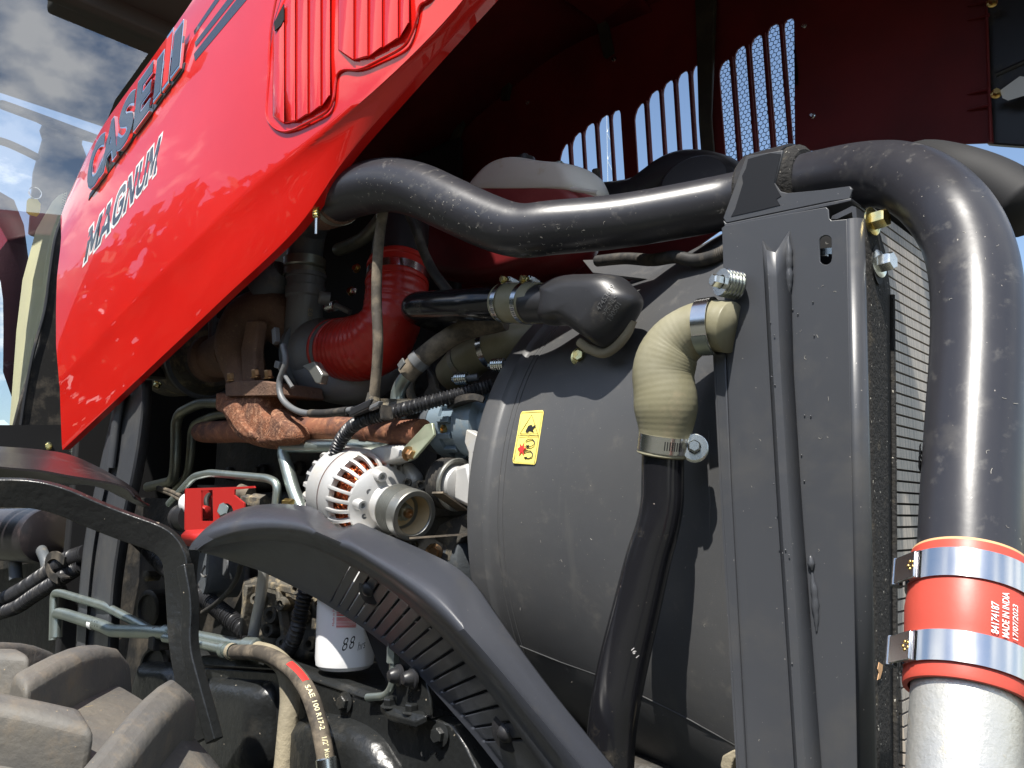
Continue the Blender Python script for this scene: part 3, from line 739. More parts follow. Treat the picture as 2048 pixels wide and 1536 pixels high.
rp = thing('inlet_hose', 'black rubber pipe rising behind the charge pipe bend', 'hose', on(2040, 400, 1.3))
tube('hose', crom([V((XR-.02, 1.42, 1.86)), V((XR-.01, 1.40, 1.95)), on(1840, 335, 1.36), on(1905, 345, 1.3), on(1980, 372, 1.28), (on(2060, 420, 1.26))], 6), .042, m_dark, rp, 28, smooth=180)

# ================================================================ saddle bracket and charge pipe
def dpt(u, v, d): return on(u, v, d=d)
Cpath = [on(655, 404, .955), on(705, 384, .95), on(770, 370, .95), on(832, 379, .955), on(900, 409, .965), on(975, 443, .98), on(1038, 461, .995), on(1110, 455, 1.02), on(1250, 441, 1.08), on(1450, 405, 1.16), on(1560, 379, 1.16), on(1640, 362, 1.145), on(1720, 350, 1.12), on(1790, 352, 1.085), on(1850, 378, 1.05), on(1903, 430, 1.01), on(1938, 500, .985), on(1953, 590, .955), on(1955, 700, .925), on(1948, 850, .885), on(1941, 1000, .85), on(1938, 1150, .82)]
Rm = [.052, .052, .0525, .051, .0495, .0475, .046, .0455, .0445, .0445, .0445, .0445, .0445, .0445, .0455, .0455, .045, .0445, .0440, .0432, .0425, .0422]
cp = thing('charge_air_pipe', 'long bent black steel charge air pipe running over the engine', 'pipe', Cpath[-1])
cpo = tube('pipe', crom(Cpath, 8), crom_f(Rm, 8), m_pipe, cp, 40, smooth=180)
for i, (v, r) in enumerate(((905, 1.004), (915, 1.003), (926, 1.004), (934, 1.003), (941, 1.002))):
    a = on(1945-(v-900)*.03, v, .868-(v-905)*.00022); 
    lathe('bend_wrinkle', a, (Cpath[19]-Cpath[20]).normalized(), [(-.0016, .0440), (0, .0448*r+.0004), (.0016, .0440)], m_pipe, cpo, 40, close=False, a0=2.4, a1=5.2)
br = thing('pipe_bracket', 'chipped black saddle bracket holding the charge pipe on the radiator', 'bracket', on(1560, 440, 1.03))
axp = (Cpath[11]-Cpath[9]).normalized()
cpt = on(1545, 382, 1.16)
# strap bent over the pipe
ref = V((0, -1, 0))
pst = [(-.034, .0635), (.034, .0635), (.034, .0590), (-.034, .0590)]
lathe('strap', cpt+axp*.006, axp, pst+[pst[0]], m_plastic, br, 10, 30, .001, close=False, a0=-2.25, a1=.35, ref=ref)
lathe('foam_pad', cpt+axp*.040, axp, [(-.075, .0585), (.012, .0588), (.020, .0500), (.020, .0450)], m_foam, br, 24, close=False)
pplate('saddle_plate', [(1492, 312), (1566, 300), (1556, 340), (1549, 366), (1560, 382), (1576, 386), (1640, 380), (1700, 372), (1705, 378), (1700, 398), (1655, 404), (1452, 446), (1446, 436)], 1.045, .005, m_panel, br, bevel=.0012)
pplate('saddle_foot', [(1446, 440), (1452, 447), (1655, 405), (1702, 396), (1702, 402), (1655, 413), (1450, 456)], 1.040, .05, m_panel, br, bevel=.001)
pplate('peeled_film', [(1496, 318), (1540, 306), (1562, 308), (1553, 345), (1548, 366), (1554, 378), (1562, 392), (1553, 398), (1560, 410), (1520, 420), (1462, 433), (1470, 418), (1478, 392), (1486, 366), (1484, 352), (1492, 336)], 1.0442, .0007, m_chip, br)
pplate('corner_tab', [(1662, 438), (1664, 432), (1704, 412), (1712, 414), (1714, 440), (1706, 440), (1704, 424), (1674, 438)], 1.012, .05, m_panel, br)

# ================================================================ fan shroud
SX0, SX1, SYC, SZC = -1.06, -.47, 1.55, 1.405
def sh_par(x):
    t = max(0, min(1, (x-SX0)/(SX1-SX0)))
    return .5+.012*t, .5+.055*t, 2.0+1.6*t*t
def sh_pt(x, a, grow=0.0):
    ry, rz, e = sh_par(x); c, s = math.cos(a), math.sin(a)
    k = (abs(c)**e+abs(s)**e)**(-1/e)
    return V((x, SYC-(ry+grow)*k*c, SZC+(rz+grow)*k*s))
def on_sh(u, v, lift=0.0):
    r = ray(u, v); lo, hi = .4, 3.0
    for i in range(400):
        d = .9+i*.002; p = CAM+r*d
        ry, rz, e = sh_par(p.x)
        if abs((p.y-SYC)/(ry+lift))**e+abs((p.z-SZC)/(rz+lift))**e < 1: return p
    return CAM+r*1.4
sh = thing('fan_shroud', 'large dusty black plastic fan shroud with rounded rear rim', 'fan shroud', (-.8, SYC, SZC-.5))
angs = [math.pi+i*2*math.pi/96 for i in range(97)]
prof = [(-1.085, -.016), (-1.088, -.004), (-1.086, .004), (-1.078, .007), (-1.046, .005), (-1.041, -.001), (-1.036, -.003), (-1.016, -.003), (-1.0155, -.0042), (-1.0125, -.0042), (-1.012, -.003), (-1.004, -.003), (-1.0035, -.0042), (-1.0005, -.0042), (-1.0, -.003), (-.9, 0), (-.8, 0), (-.7, 0), (-.6, 0), (-.5, 0), (-.47, 0)]
grid('shroud_body', [[sh_pt(x, a, gr) for a in angs] for x, gr in prof], m_shroud, sh, 40, solid=.004)
# moulding seams and ribs on the side
tube('moulding_seam', [on_sh(u, v) for u, v in ((1040, 1292), (1120, 1324), (1200, 1352), (1290, 1395), (1380, 1440), (1470, 1490))], .0009, m_shroud, sh, 6)
tube('moulding_rib', [on_sh(u, v) for u, v in ((1418, 860), (1420, 1000), (1420, 1130), (1418, 1250))], .0013, m_shroud, sh, 6)
tube('moulding_rib', [on_sh(u, v) for u, v in ((1443, 880), (1444, 1000), (1444, 1130), (1443, 1240))], .0009, m_shroud, sh, 6)
p = on_sh(1161, 714); bolt('shroud_bolt', p, (0.3, -1, .12), mpx(12, p), .014, m_gold, sh, washer=1.7, spin=.9)
p = on_sh(1463, 1516); 
pplate('edge_clip', [(1440, 1530), (1444, 1512), (1462, 1502), (1480, 1498), (1482, 1508), (1468, 1518), (1462, 1545), (1446, 1560)], p.y-.02, .012, m_canvas, sh, bevel=.002)
# warning label
def lab(u, v, l=.0015): return on_sh(u, v, l)
def rr(x0, y0, x1, y1, r, n=4):
    q = []
    for cx, cy, a0 in ((x1-r, y0+r, -90), (x1-r, y1-r, 0), (x0+r, y1-r, 90), (x0+r, y0+r, 180)):
        for k in range(n+1):
            a = math.radians(a0+90*k/n); q.append((cx+r*math.cos(a), cy+r*math.sin(a)))
    return q
def lmap(x, y): # label frame 0..1 across, 0..1 down
    a = (1042+(1088-1042)*x, 823-3*x); b = (1024+(1071-1024)*x, 926+4*x)
    return (a[0]+(b[0]-a[0])*y, a[1]+(b[1]-a[1])*y)
def lplate(name, q, m, l, parent, th=.0004):
    P = [lab(*lmap(x, y), l) for x, y in q]
    return plate(name, P, [], V((0, th, 0)), m, parent)
lb = thing('warning_label', 'yellow hand-hazard warning sticker on the fan shroud', 'sticker', lab(1055, 930))
lsh = lplate('label_sheet', rr(0, 0, 1, 1, .08), m_yellow, .0016, lb)
def lline(name, q, w, m, l=.0024):
    tube(name, [lab(*lmap(x, y), l) for x, y in q], w, m, lsh, 6)
lline('label_border', [(.06, .03), (.94, .03), (.94, .97), (.06, .97), (.06, .03)], .0004, m_ink)
lline('label_rule', [(.06, .47), (.94, .47)], .0004, m_ink)
lline('triangle', [(.5, .08), (.88, .43), (.12, .43), (.5, .08)], .0006, m_ink)
lplate('hand_mark', [(.33, .39), (.42, .28), (.55, .26), (.62, .30), (.72, .26), (.74, .30), (.63, .35), (.70, .40), (.5, .38), (.45, .40)], m_ink, .0022, lsh)
for cy in (.60, .82):
    lline('arrow', [(.62+.20*math.cos(a), cy+.075*math.sin(a)) for a in [math.radians(x) for x in (200, 240, 290, 340, 30, 80, 120)]], .0008, m_ink)
    lplate('arrow_head', [(.44, cy+.05), (.60, cy+.04), (.55, cy+.095)], m_ink, .0024, lsh)
lplate('red_burst', [(.12, .72), (.22, .68), (.18, .62), (.30, .67), (.36, .60), (.37, .70), (.50, .70), (.38, .75), (.44, .84), (.32, .78), (.24, .86), (.24, .77)], m_redink, .0024, lsh)
for k in range(3): lline('wave_mark', [(.40, .68+k*.05), (.55, .66+k*.05)], .0005, m_ink)

# ================================================================ coolant elbow, its clamps and the black pipe below
ce = thing('coolant_elbow', 'dusty olive rubber coolant elbow leaving the side panel', 'hose', on(1325, 905, .975))
Pe = crom([on(1462, 655, .985), on(1425, 652, .985), on(1385, 662, .98), on(1347, 692, .975), on(1327, 742, .97), on(1331, 800, .97), on(1331, 855, .972), on(1326, 908, .975)], 10)
Re = crom_f([.0345, .036, .0385, .0425, .0425, .0435, .0365, .0325], 10)
D = dense(Pe, .0016); kk = (len(Re)-1)/(len(D)-1)
Rd = [Re[int(i*kk)]*(1-(i*kk) % 1)+Re[min(len(Re)-1, int(i*kk)+1)]*((i*kk) % 1)+.00010*math.sin(i*1.6) for i in range(len(D))]
tube('hose_body', D, Rd, m_olive, ce, 36, smooth=180)
lathe('hose_lip', on(1326, 905, .975), (on(1331, 860, .972)-on(1326, 905, .975)), [(-.004, .0335), (-.002, .036), (.008, .0335)], m_olive, ce, 36, close=False)
hc = thing('hose_clamp', 'wide bright clamp with spring screw at the foot of the olive elbow', 'hose clamp', on(1330, 888, .975), 'spring-screw hose clamps')
ax = (on(1331, 860, .972)-on(1326, 905, .975)).normalized()
band('band', on(1328, 886, .974), ax, .0352, .023, m_steel, hc)
lathe('band_overlap', on(1328, 886, .974), ax, [(-.0095, .0366), (-.0095, .0375), (.0115, .0375), (.0115, .0366)], m_steel, hc, 14, close=False, a0=-.25, a1=.75, ref=V((0.45, -1, 0)))
for k in range(8):
    a = .55+k*.09
    n0 = V((.45, -1, 0)); n0 = (n0-ax*n0.dot(ax)).normalized(); b0 = ax.cross(n0)
    c0 = on(1328, 886, .974)+(n0*math.cos(a-.35)+b0*math.sin(a-.35))*.0378
    box('band_slot', c0, ax*.006, (b0*math.cos(a)-n0*math.sin(a))*.0006, (n0*math.cos(a)+b0*math.sin(a))*.0004, m_dark, hc, 0)
ps = on(1388, 888, .965)
spring_bolt('spring_screw', ps+V((-.02, .035, -.004)), (ps+(CAM-ps).normalized()*.01-(ps+V((-.02, .035, -.004)))), .0185, m_bolt, hc, 4, .0052)
hc2 = thing('hose_clamp', 'silver spring screw clamp at the top of the olive elbow beside the panel', 'hose clamp', on(1425, 640, .98), 'spring-screw hose clamps')
ax2 = (on(1440, 653, .985)-on(1395, 658, .981)).normalized()
band('band', on(1418, 653, .983), ax2, .0385, .021, m_steel, hc2)
lathe('band_overlap', on(1418, 653, .983), ax2, [(-.011, .0402), (-.011, .0410), (.009, .0410), (.009, .0402)], m_zinc, hc2, 12, close=False, a0=.5, a1=1.4, ref=V((0, -1, 0)))
ps = on(1415, 563, .965)
spring_bolt('spring_screw', ps+V((.03, .03, -.006)), V((-.5, -1, .12)), .0195, m_bolt, hc2, 5, .0052)
pq = thing('coolant_pipe', 'black steel coolant pipe hanging down in front of the shroud', 'pipe', on(1220, 1560, .95))
Pq = [on(1326, 900, .975), on(1325, 960, .975), on(1324, 1005, .975), on(1315, 1055, .972), on(1296, 1120, .968), on(1272, 1220, .962), on(1248, 1320, .956), on(1232, 1400, .95), on(1222, 1480, .95), on(1216, 1620, .95)]
pqo = tube('pipe', crom(Pq, 8), crom_f([.0290, .0290, .0292, .0295, .0310, .0325, .0335, .0335, .033, .033], 8), m_pipeg, pq, 36, smooth=180)
pcast = caster(pqo)
text('stamped_code', '16 1', None, None, None, m_wprint, pq, warp=lambda x, y: pcast(1262+10*x+6*y, 1300+16*x-5*y, .0005))

# ================================================================ plastic air duct, its coupler and the black tube
ad = thing('air_duct_elbow', 'matt black moulded air duct elbow with raised part numbers', 'duct', on(1215, 690, 1.02))
Pa = crom([on(1060, 610, 1.05), on(1100, 606, 1.045), on(1140, 605, 1.05), on(1170, 612, 1.06)], 8)
tube('duct_body', Pa, crom_f([.0325, .0335, .0340, .030], 8), m_plastic, ad, 32, smooth=180)
fo_ = pillow('flat_outlet', [(1088, 574), (1130, 554), (1185, 550), (1238, 552), (1265, 573), (1284, 603), (1262, 650), (1232, 686), (1208, 696), (1172, 673), (1135, 651), (1088, 645)], 1.05, .03, .046, m_plastic, ad, flat=.42, n=96)
def torus(name, P, r, m, parent): return tube(name, P, r, m, parent, 10)
tube('gold_seal', crom([on(u, v, 1.052) for u, v in ((1160, 684), (1180, 698), (1208, 706), (1232, 692), (1252, 668), (1264, 640))], 5), .0085, m_canvas, ad, 10)
dcast = caster(fo_)
for k, (s, ln) in enumerate((('47453619', 1.0), ('>PE-NL<', .78), ('130501', .68))):
    u0, v0 = 1200+k*12-(2 if k == 2 else 0), 622+k*10
    text('raised_number', s, None, None, None, m_shroud, ad, bold=.006, warp=lambda x, y, u0=u0, v0=v0, ln=ln: dcast(u0+30*x*ln-8*y, v0-48*x*ln-6*y, .0011))
dc = thing('duct_coupler', 'olive rubber coupler with two worm clamps joining the black air tube', 'coupler', on(1042, 650, 1.055))
axc = (on(1085, 607, 1.05)-on(1000, 606, 1.07)).normalized()
lathe('sleeve', on(1042, 606, 1.06), axc, [(-.054, .0335), (-.054, .0362), (-.02, .0368), (.02, .0368), (.054, .0362), (.054, .0335)], m_olive, dc, 36, close=False)
for uu in (1016, 1057):
    c = on(uu, 606, 1.06+(1042-uu)*.0002)
    cb = band('worm_band', c, axc, .0371, .0125, m_steel, dc)
    for k in range(9):
        a = k*.10-.2; n0 = V((0, -1, -.25)); n0 = (n0-axc*n0.dot(axc)).normalized(); b0 = axc.cross(n0)
        box('band_slot', c+(n0*math.cos(a)+b0*math.sin(a))*.0384, axc*.0035, (b0*math.cos(a)-n0*math.sin(a))*.0009, (n0*math.cos(a)+b0*math.sin(a))*.0003, m_alud, cb, 0)
    top = c+V((0, -.008, .042))
    box('screw_housing', top+V((.006, .014, 0)), axc*.006, V((0, .013, -.002)), V((0, .0006, .005)), m_bolt, dc, .002)
    bolt('screw', top+V((0, .0, 0)), V((-.35, -1, .1)), .0068, .009, m_gold, dc, 1.05)
dt = thing('air_tube', 'short gloss black steel air tube turning inward behind the red elbow', 'pipe', on(900, 640, 1.07))
tube('tube', fillet([on(1020, 606, 1.065), on(900, 611, 1.07), on(818, 614, 1.075), on(818, 614, 1.075)+V((-.02, .16, -.01))], .045, 10), .0315, m_pipeg, dt, 32, smooth=180)

# ================================================================ coolant tank and air cleaner at the back
tk = thing('expansion_tank', 'milky plastic expansion tank half full of pink coolant', 'tank', on(1060, 560, 1.4))
def blob(name, outl, Y, th, m, parent, bevel, label=None):
    o = pplate(name, outl, Y, th, m, parent, bevel=0, smooth=60, label=label)
    b = o.modifiers.new('bevel', 'BEVEL'); b.width = bevel; b.segments = 5; b.limit_method = 'ANGLE'; b.angle_limit = math.radians(60)
    return o
tkt = pillow('tank_top', [(948, 398), (968, 368), (998, 340), (1030, 326), (1062, 323), (1110, 331), (1165, 337), (1188, 352), (1195, 395), (1130, 400), (1030, 400)], 1.42, .09, .07, m_tank, tk, flat=.7)
tube('tank_seam', crom([on(u, v, 1.365) for u, v in ((955, 398), (985, 373), (1020, 358), (1062, 355), (1125, 374), (1196, 386))], 6), .0055, m_tank, tk, 10)
pillow('tank_middle', [(936, 430), (962, 398), (990, 380), (1022, 366), (1062, 363), (1125, 381), (1194, 392), (1198, 430), (1120, 505), (960, 490)], 1.43, .09, .078, m_tankpink, tk, flat=.75)
pillow('tank_bottom', [(838, 430), (900, 400), (1010, 420), (1170, 470), (1150, 520), (1085, 552), (985, 572), (900, 562), (862, 540), (842, 490)], 1.42, .1, .075, m_tankdark, tk, flat=.7)
lathe('cap', on(1048, 326, 1.44), (0, 0, 1), [(0, .028), (.010, .028), (.012, .010), (.022, .010), (.022, .0005)], m_plastic, tkt, 18)
lathe('cap_stud', on(1048, 321, 1.43), (0, 0, 1), [(0, .009), (.012, .009), (.014, .006), (.014, .0004)], m_bolt, tkt, 6)
lathe('vent_stud', on(1118, 330, 1.44), (0, 0, 1), [(-.006, .012), (.004, .012), (.008, .008), (.008, .0005)], m_zinc, tk, 12)
ac = thing('air_cleaner', 'black moulded air cleaner cover humped behind the charge pipe', 'air cleaner', on(1350, 450, 1.5))
def dome(u):
    return
prof_px = [(1188, 346), (1215, 343), (1245, 336), (1275, 315), (1305, 293), (1340, 281), (1375, 279), (1410, 284), (1440, 298), (1465, 322), (1490, 345)]
rows = []
for dy, dv in ((0, 90), (.0, 46), (.015, 22), (.04, 8), (.08, 1), (.14, 0), (.24, 6)):
    base_y = 1.52
    r0 = crom([on(u, v+dv, base_y) for u, v in prof_px], 4)
    rows.append([p+V((0, dy, 0)) for p in r0])
grid('cover', rows, m_plastic, ac, 70, solid=.004)
lathe('round_lid', on(1395, 385, 1.47), (.25, -1, .35), [(0, .085), (.02, .083), (.032, .07), (.036, .0005)], m_plastic, ac, 40)
tube('strap', [on(1192, 340, 1.5), on(1196, 395, 1.5)], .010, m_rubber, ac, 8)

# thin hose under the charge pipe at the radiator
vh = thing('vent_hose', 'thin ribbed grey-black vent hose under the charge pipe', 'hose', on(1300, 520, 1.15))
P = crom([on(1195, 522, 1.2), on(1250, 517, 1.18), on(1305, 520, 1.15), on(1350, 514, 1.13), on(1390, 521, 1.12), on(1425, 514, 1.11), on(1470, 494, 1.11)], 10)
D, R = corr_R(P, .0105, .0032, .00035)
tube('hose', D, R, m_rubber, vh, 18, smooth=60)
bp = thing('shroud_cover', 'dusty bent baffle plate on top of the fan shroud', 'cover plate', on(1280, 545, 1.2))
plate('sheet', [on(1165, 520, 1.33), on(1280, 516, 1.30), on(1420, 560, 1.16), on(1390, 590, 1.12), on(1310, 560, 1.2), on(1185, 545, 1.27)], [], V((0, .01, -.004)), m_shroud, bp, bevel=.001)

# ================================================================ intake elbow
ie = thing('intake_elbow', 'glossy dark red silicone elbow on the turbo inlet', 'hose', on(720, 760, 1.156))
Pi = crom([on(798, 528, 1.177), on(795, 560, 1.166), on(790, 605, 1.156), on(778, 650, 1.145), on(750, 685, 1.145), on(708, 698, 1.145), on(668, 700, 1.156)], 10)
Ri = crom_f([.0706, .0706, .0685, .076, .078, .075, .074], 10)
D = dense(Pi, .0025); kk = (len(Ri)-1)/(len(D)-1); rnd = random.Random(3)
Rd = [Ri[min(len(Ri)-1, int(i*kk))]+.0005*math.sin(i*1.1)+rnd.uniform(-.0002, .0002) for i in range(len(D))]
ieb = tube('hose_body', D, Rd, m_sil, ie, 44, smooth=180)
for i, w in ((3, .004), (len(D)-4, .004), (16, .003), (len(D)-18, .003)):
    ax = (D[min(i+1, len(D)-1)]-D[i-1]).normalized()
    lathe('hose_rib', D[i], ax, [(-w, Rd[i]), (-w*.5, Rd[i]+.003), (w*.5, Rd[i]+.003), (w, Rd[i])], m_sil, ieb, 44, close=False)
k1 = thing('elbow_clamp', 'broad polished steel clamp around the top of the red elbow', 'hose clamp', D[9], 'steel clamps on the red elbow')
band('band', D[9], (D[10]-D[8]).normalized(), Rd[9]+.001, .020, m_steel, k1, seg=48)
ps = on(712, 582, 1.134); bolt('screw', ps, V((-.6, -1, .2)), .007, .012, m_bolt, k1, 1.1)
k2 = thing('elbow_clamp', 'dull steel clamp around the turbo end of the red elbow', 'hose clamp', D[-10], 'steel clamps on the red elbow')
band('band', D[-11], (D[-10]-D[-12]).normalized(), Rd[-11]+.001, .016, m_alud, k2, seg=48)
ps = on(648, 618, 1.134); spring_bolt('spring_screw', ps+V((.05, .0, .0)), V((-1, -.05, 0)), .014, m_bolt, k2, 5, .0055)
tube('clamp_tail', [ps+V((.05, 0, 0)), on(700, 624, 1.145)], .007, m_alud, k2, 10)
ip = thing('intake_pipe', 'wide black intake pipe rising from the red elbow', 'pipe', on(800, 530, 1.198))
tube('pipe', crom([on(798, 548, 1.177), on(800, 500, 1.198), on(806, 440, 1.241), on(815, 380, 1.305)], 6), .066, m_plastic, ip, 32, smooth=180)
for i, (u, v) in enumerate(((714, 537), (703, 583))):
    bolt('brass_fitting', on(u, v, 1.284), V((.2, -1, 0)), mpx(6.5, on(u, v, 1.284)), .012, m_brass, ip)

# ================================================================ turbocharger
tb = thing('turbocharger', 'grey cast turbo compressor with tall outlet under the red elbow', 'turbocharger', on(640, 780, 1.177))
Pv = crom([on(611, 548, 1.124), on(610, 600, 1.124), on(607, 655, 1.129), on(613, 705, 1.134), on(637, 745, 1.145), on(680, 765, 1.166), on(735, 765, 1.198), on(785, 735, 1.252)], 8)
tube('compressor_scroll', Pv, crom_f([.0470, .0455, .0476, .0513, .0556, .0535, .048, .038], 8), m_alud, tb, 32, smooth=180)
lathe('outlet_collar', on(611, 585, 1.124), (0, 0, 1), [(-.018, .0435), (-.012, .050), (.012, .050), (.014, .047), (.034, .047), (.036, .051), (.046, .051), (.047, .040)], m_alud, tb, 36)
cx = on(668, 702, 1.161)
lathe('compressor_cover', cx, (1, 0, 0), [(-.075, .085), (-.05, .090), (-.03, .088), (-.005, .076), (.004, .072), (.004, .001)], m_alud, tb, 40)
lathe('scroll_flange', cx, (1, 0, 0), [(-.092, .075), (-.092, .098), (-.078, .098), (-.075, .085)], m_cast, tb, 40)
for (u, v, r) in ((581, 588, 16), (645, 595, 14)):
    p = on(u, v, 1.102); lathe('boss', p+V((0, .02, 0)), V((-.5, -1, .1)), [(0, mpx(r, p)), (.022, mpx(r, p)), (.026, mpx(r*.8, p)), (.026, .0004)], m_alud, tb, 16)
o_ = on(622, 715, 1.102)
pplate('data_plate_boss', [(603, 732), (628, 722), (644, 748), (639, 768), (630, 766), (616, 742)], 1.018, .02, m_pulley, tb, bevel=.003)
p = on(632, 756, 1.086); lathe('pin', p, (0, -1, 0), [(0, .005), (.003, .005), (.003, .002), (.001, .0015)], m_alud, tb, 12)
text('cast_lettering', 'Borg Warner 03', None, None, None, m_canvas, tb, bold=.008, warp=lambda x, y: on_hose(Pv, .0485, .46-.27*x, .30-.22*(y-.5)*-1, .0012))
vb = thing('band_clamp', 'steel band clamp above the turbo outlet', 'hose clamp', on(609, 560, 1.124))
lathe('band', on(609, 538, 1.124), (0, 0, 1), [(-.022, .050), (-.022, .0535), (-.004, .0525), (0, .049), (.004, .0525), (.026, .0525), (.026, .049)], m_zshade, vb, 40, close=False)
tube('bolt', [on(523, 531, 1.124), on(566, 541, 1.124)], .006, m_zshade, vb, 8)
bolt('nut', on(546, 537, 1.118), V((-1, -.3, .2)), .009, .014, m_zshade, vb, 1.2)
ue = thing('outlet_elbow', 'brown dusty cast elbow joining turbo outlet to charge pipe', 'elbow', on(613, 520, 1.124))
Po = crom([on(609, 548, 1.124), on(611, 500, 1.124), on(618, 455, 1.118), on(640, 420, 1.097), on(675, 398, 1.059)], 8)
tube('casting', Po, crom_f([.046, .0455, .047, .051, .053], 8), m_cast, ue, 32, smooth=180)
hs_ = thing('pipe_sleeve', 'rust brown rubber sleeve at the turbo end of the charge pipe', 'coupler', on(670, 440, .96))
axs = (on(705, 384, .95)-on(655, 404, .955)).normalized()
lathe('sleeve', on(668, 399, .957), axs, [(-.052, .050), (-.052, .0555), (-.02, .0565), (.020, .0565), (.026, .0545), (.026, .050)], m_rustd, hs_, 36, close=False)
band('band', on(672, 397, .957), axs, .0568, .016, m_zshade, hs_)
tube('spring_screw', [on(634, 382, .90), on(632, 468, .90)], .0028, m_bolt, hs_, 8)
D, R = corr_R([on(632.5, 410, .90), on(632.5, 436, .90)], .0068, .005, .0014)
tube('spring', D, R, m_gold, hs_, 12)
lathe('screw_eye', on(633, 383, .90), (.4, -1, 0), [(-.003, .004), (-.003, .0085), (.003, .0085), (.003, .004)], m_bolt, hs_, 14, close=False)

# ================================================================ turbine, manifold, actuator, exhaust can
tr = thing('turbine_housing', 'scaly brown turbine housing between the exhaust can and compressor', 'turbine', on(500, 770, 1.12))
Pt = crom([on(590, 668, 1.14), on(548, 632, 1.10), on(502, 640, 1.08), on(478, 690, 1.06), on(490, 740, 1.06), on(502, 790, 1.06)], 8)
tube('scroll', Pt, crom_f([.056, .066, .068, .062, .054, .052], 8), m_rustd, tr, 28, smooth=180)
lathe('outlet_neck', on(470, 705, 1.08), (-1, 0, 0), [(-.02, .07), (.06, .062), (.11, .055), (.12, .066), (.14, .066), (.15, .055)], m_rustd, tr, 30)
pplate('raised_web', [(485, 770), (480, 700), (492, 640), (515, 640), (508, 700), (512, 775)], 1.012, .03, m_rustd, tr, bevel=.006)
mf = thing('exhaust_manifold', 'rusty orange cast exhaust manifold under the turbo', 'manifold', on(560, 890, 1.16))
pplate('top_flange', [(449, 768), (470, 762), (520, 760), (556, 765), (560, 790), (450, 792)], .995, .12, m_rustd, mf, bevel=.004)
for (u, v) in ((463, 762), (512, 755), (538, 757)):
    bolt('flange_nut', on(u, v, 1.01), (0, -.2, 1), .0095, .02, m_copb, mf, 1.3)
pillow('riser', [(451, 786), (500, 788), (556, 786), (558, 812), (568, 834), (592, 846), (606, 868), (604, 892), (560, 899), (520, 892), (494, 874), (478, 848), (468, 828), (451, 818)], 1.05, .06, .045, m_rust, mf, flat=.72)
pillow('riser_lobe', [(456, 800), (490, 800), (498, 820), (508, 850), (530, 876), (515, 886), (492, 868), (476, 842), (458, 818)], 1.02, .03, .028, m_rust, mf, flat=.6)
pillow('riser_lobe', [(560, 818), (582, 838), (604, 856), (604, 884), (570, 892), (545, 884), (556, 850)], 1.02, .03, .030, m_rust, mf, flat=.6)
tube('log', crom([on(396, 864, 1.07), on(404, 864, 1.07), on(440, 864, 1.07), on(480, 862, 1.07), on(540, 862, 1.07)], 6), crom_f([.018, .0275, .0295, .0295, .034], 6), m_rusts, mf, 24, smooth=60)
tube('log', crom([on(560, 868, 1.07), on(590, 862, 1.07), on(650, 858, 1.07), on(740, 862, 1.07), on(845, 866, 1.07)], 6), crom_f([.036, .032, .0285, .028, .028], 6), m_rusts, mf, 24, smooth=60)
for u in (612, 742): lathe('log_collar', on(u, 861, 1.07), (1, 0, 0), [(-.012, .028), (-.01, .032), (.01, .032), (.012, .028)], m_rusts, mf, 24)
wg = thing('wastegate_actuator', 'dark actuator can with long rod ending in an eye', 'actuator', on(425, 710, 1.06))
axw = (on(545, 565, 1.09)-on(432, 696, 1.06)).normalized()
lathe('can', on(528, 586, 1.085), axw, [(0, .03), (.004, .052), (.03, .054), (.034, .052), (.07, .048), (.09, .03), (.092, .001)], m_cast, wg, 30)
tube('rod', [on(524, 594, 1.085), on(432, 697, 1.06)], .0105, m_cast, wg, 14)
lathe('rod_eye', on(421, 712, 1.05), (.5, -1, .1), [(-.010, .0095), (-.010, .021), (.010, .021), (.010, .0095)], m_alud, wg, 24, close=False)
lathe('eye_pin', on(421, 712, 1.05), (.5, -1, .1), [(-.012, .0085), (.008, .0085), (.011, .005), (.011, .0003)], m_brass, wg, 14)
tube('link', [on(424, 610, 1.06), on(421, 700, 1.055)], .0075, m_alud, wg, 12)
tube('link', [on(430, 608, 1.07), on(427, 690, 1.065)], .0055, m_alud, wg, 10)
tube('stud', [on(439, 645, 1.06), on(440, 690, 1.06)], .003, m_bolt, wg, 6)
ex = thing('exhaust_can', 'dark ribbed exhaust can tucked behind the hood edge', 'exhaust', on(400, 790, 1.2))
lathe('can', on(405, 712, 1.22), V((-1, 0.05, .08)), [(-.09, .02), (-.09, .10), (-.06, .108), (-.05, .114), (-.045, .108), (.0, .124), (.02, .13), (.024, .124), (.24, .124), (.26, .10), (.28, .05)], m_dirtcast, ex, 40)
lathe('can_clamp', on(418, 715, 1.2), V((-1, 0.05, .08)), [(.01, .118), (.01, .131), (.026, .131), (.026, .118)], m_cast, ex, 40, close=False)
bolt('clamp_bolt', on(405, 727, 1.1), (.4, -1, 0), .010, .016, m_cast, ex)

# ================================================================ alternator
AR = on(706, 982, 1.05)
aax = (on(850, 1040, 1.030)-AR).normalized(); AL = .222; AF = AR+aax*AL
al = thing('alternator', 'dusty silver alternator showing copper windings and a grooved pulley', 'alternator', AR+V((.1, 0, -.1)))
def at(t): return AR+aax*t
lathe('copper_winding', AR, aax, [(-.055, .068), (-.02, .076), (.05, .077), (.085, .070), (.11, .05)], m_copper, al, 48)
rndw = random.Random(5)
nn = V((0, -1, 0)); nn = (nn-aax*nn.dot(aax)).normalized(); bb = aax.cross(nn)
gw = []
for i in range(110):
    a = rndw.uniform(-2.2, 1.6); t0 = rndw.uniform(.045, .075)
    P = [at(t0+k*.008)+(nn*math.cos(a+k*rndw.uniform(-.05, .05))+bb*math.sin(a+k*rndw.uniform(-.05, .05)))*(.0775-k*.0012) for k in range(4)]
    gw.append(sweep_geo(P, .0015, 5))
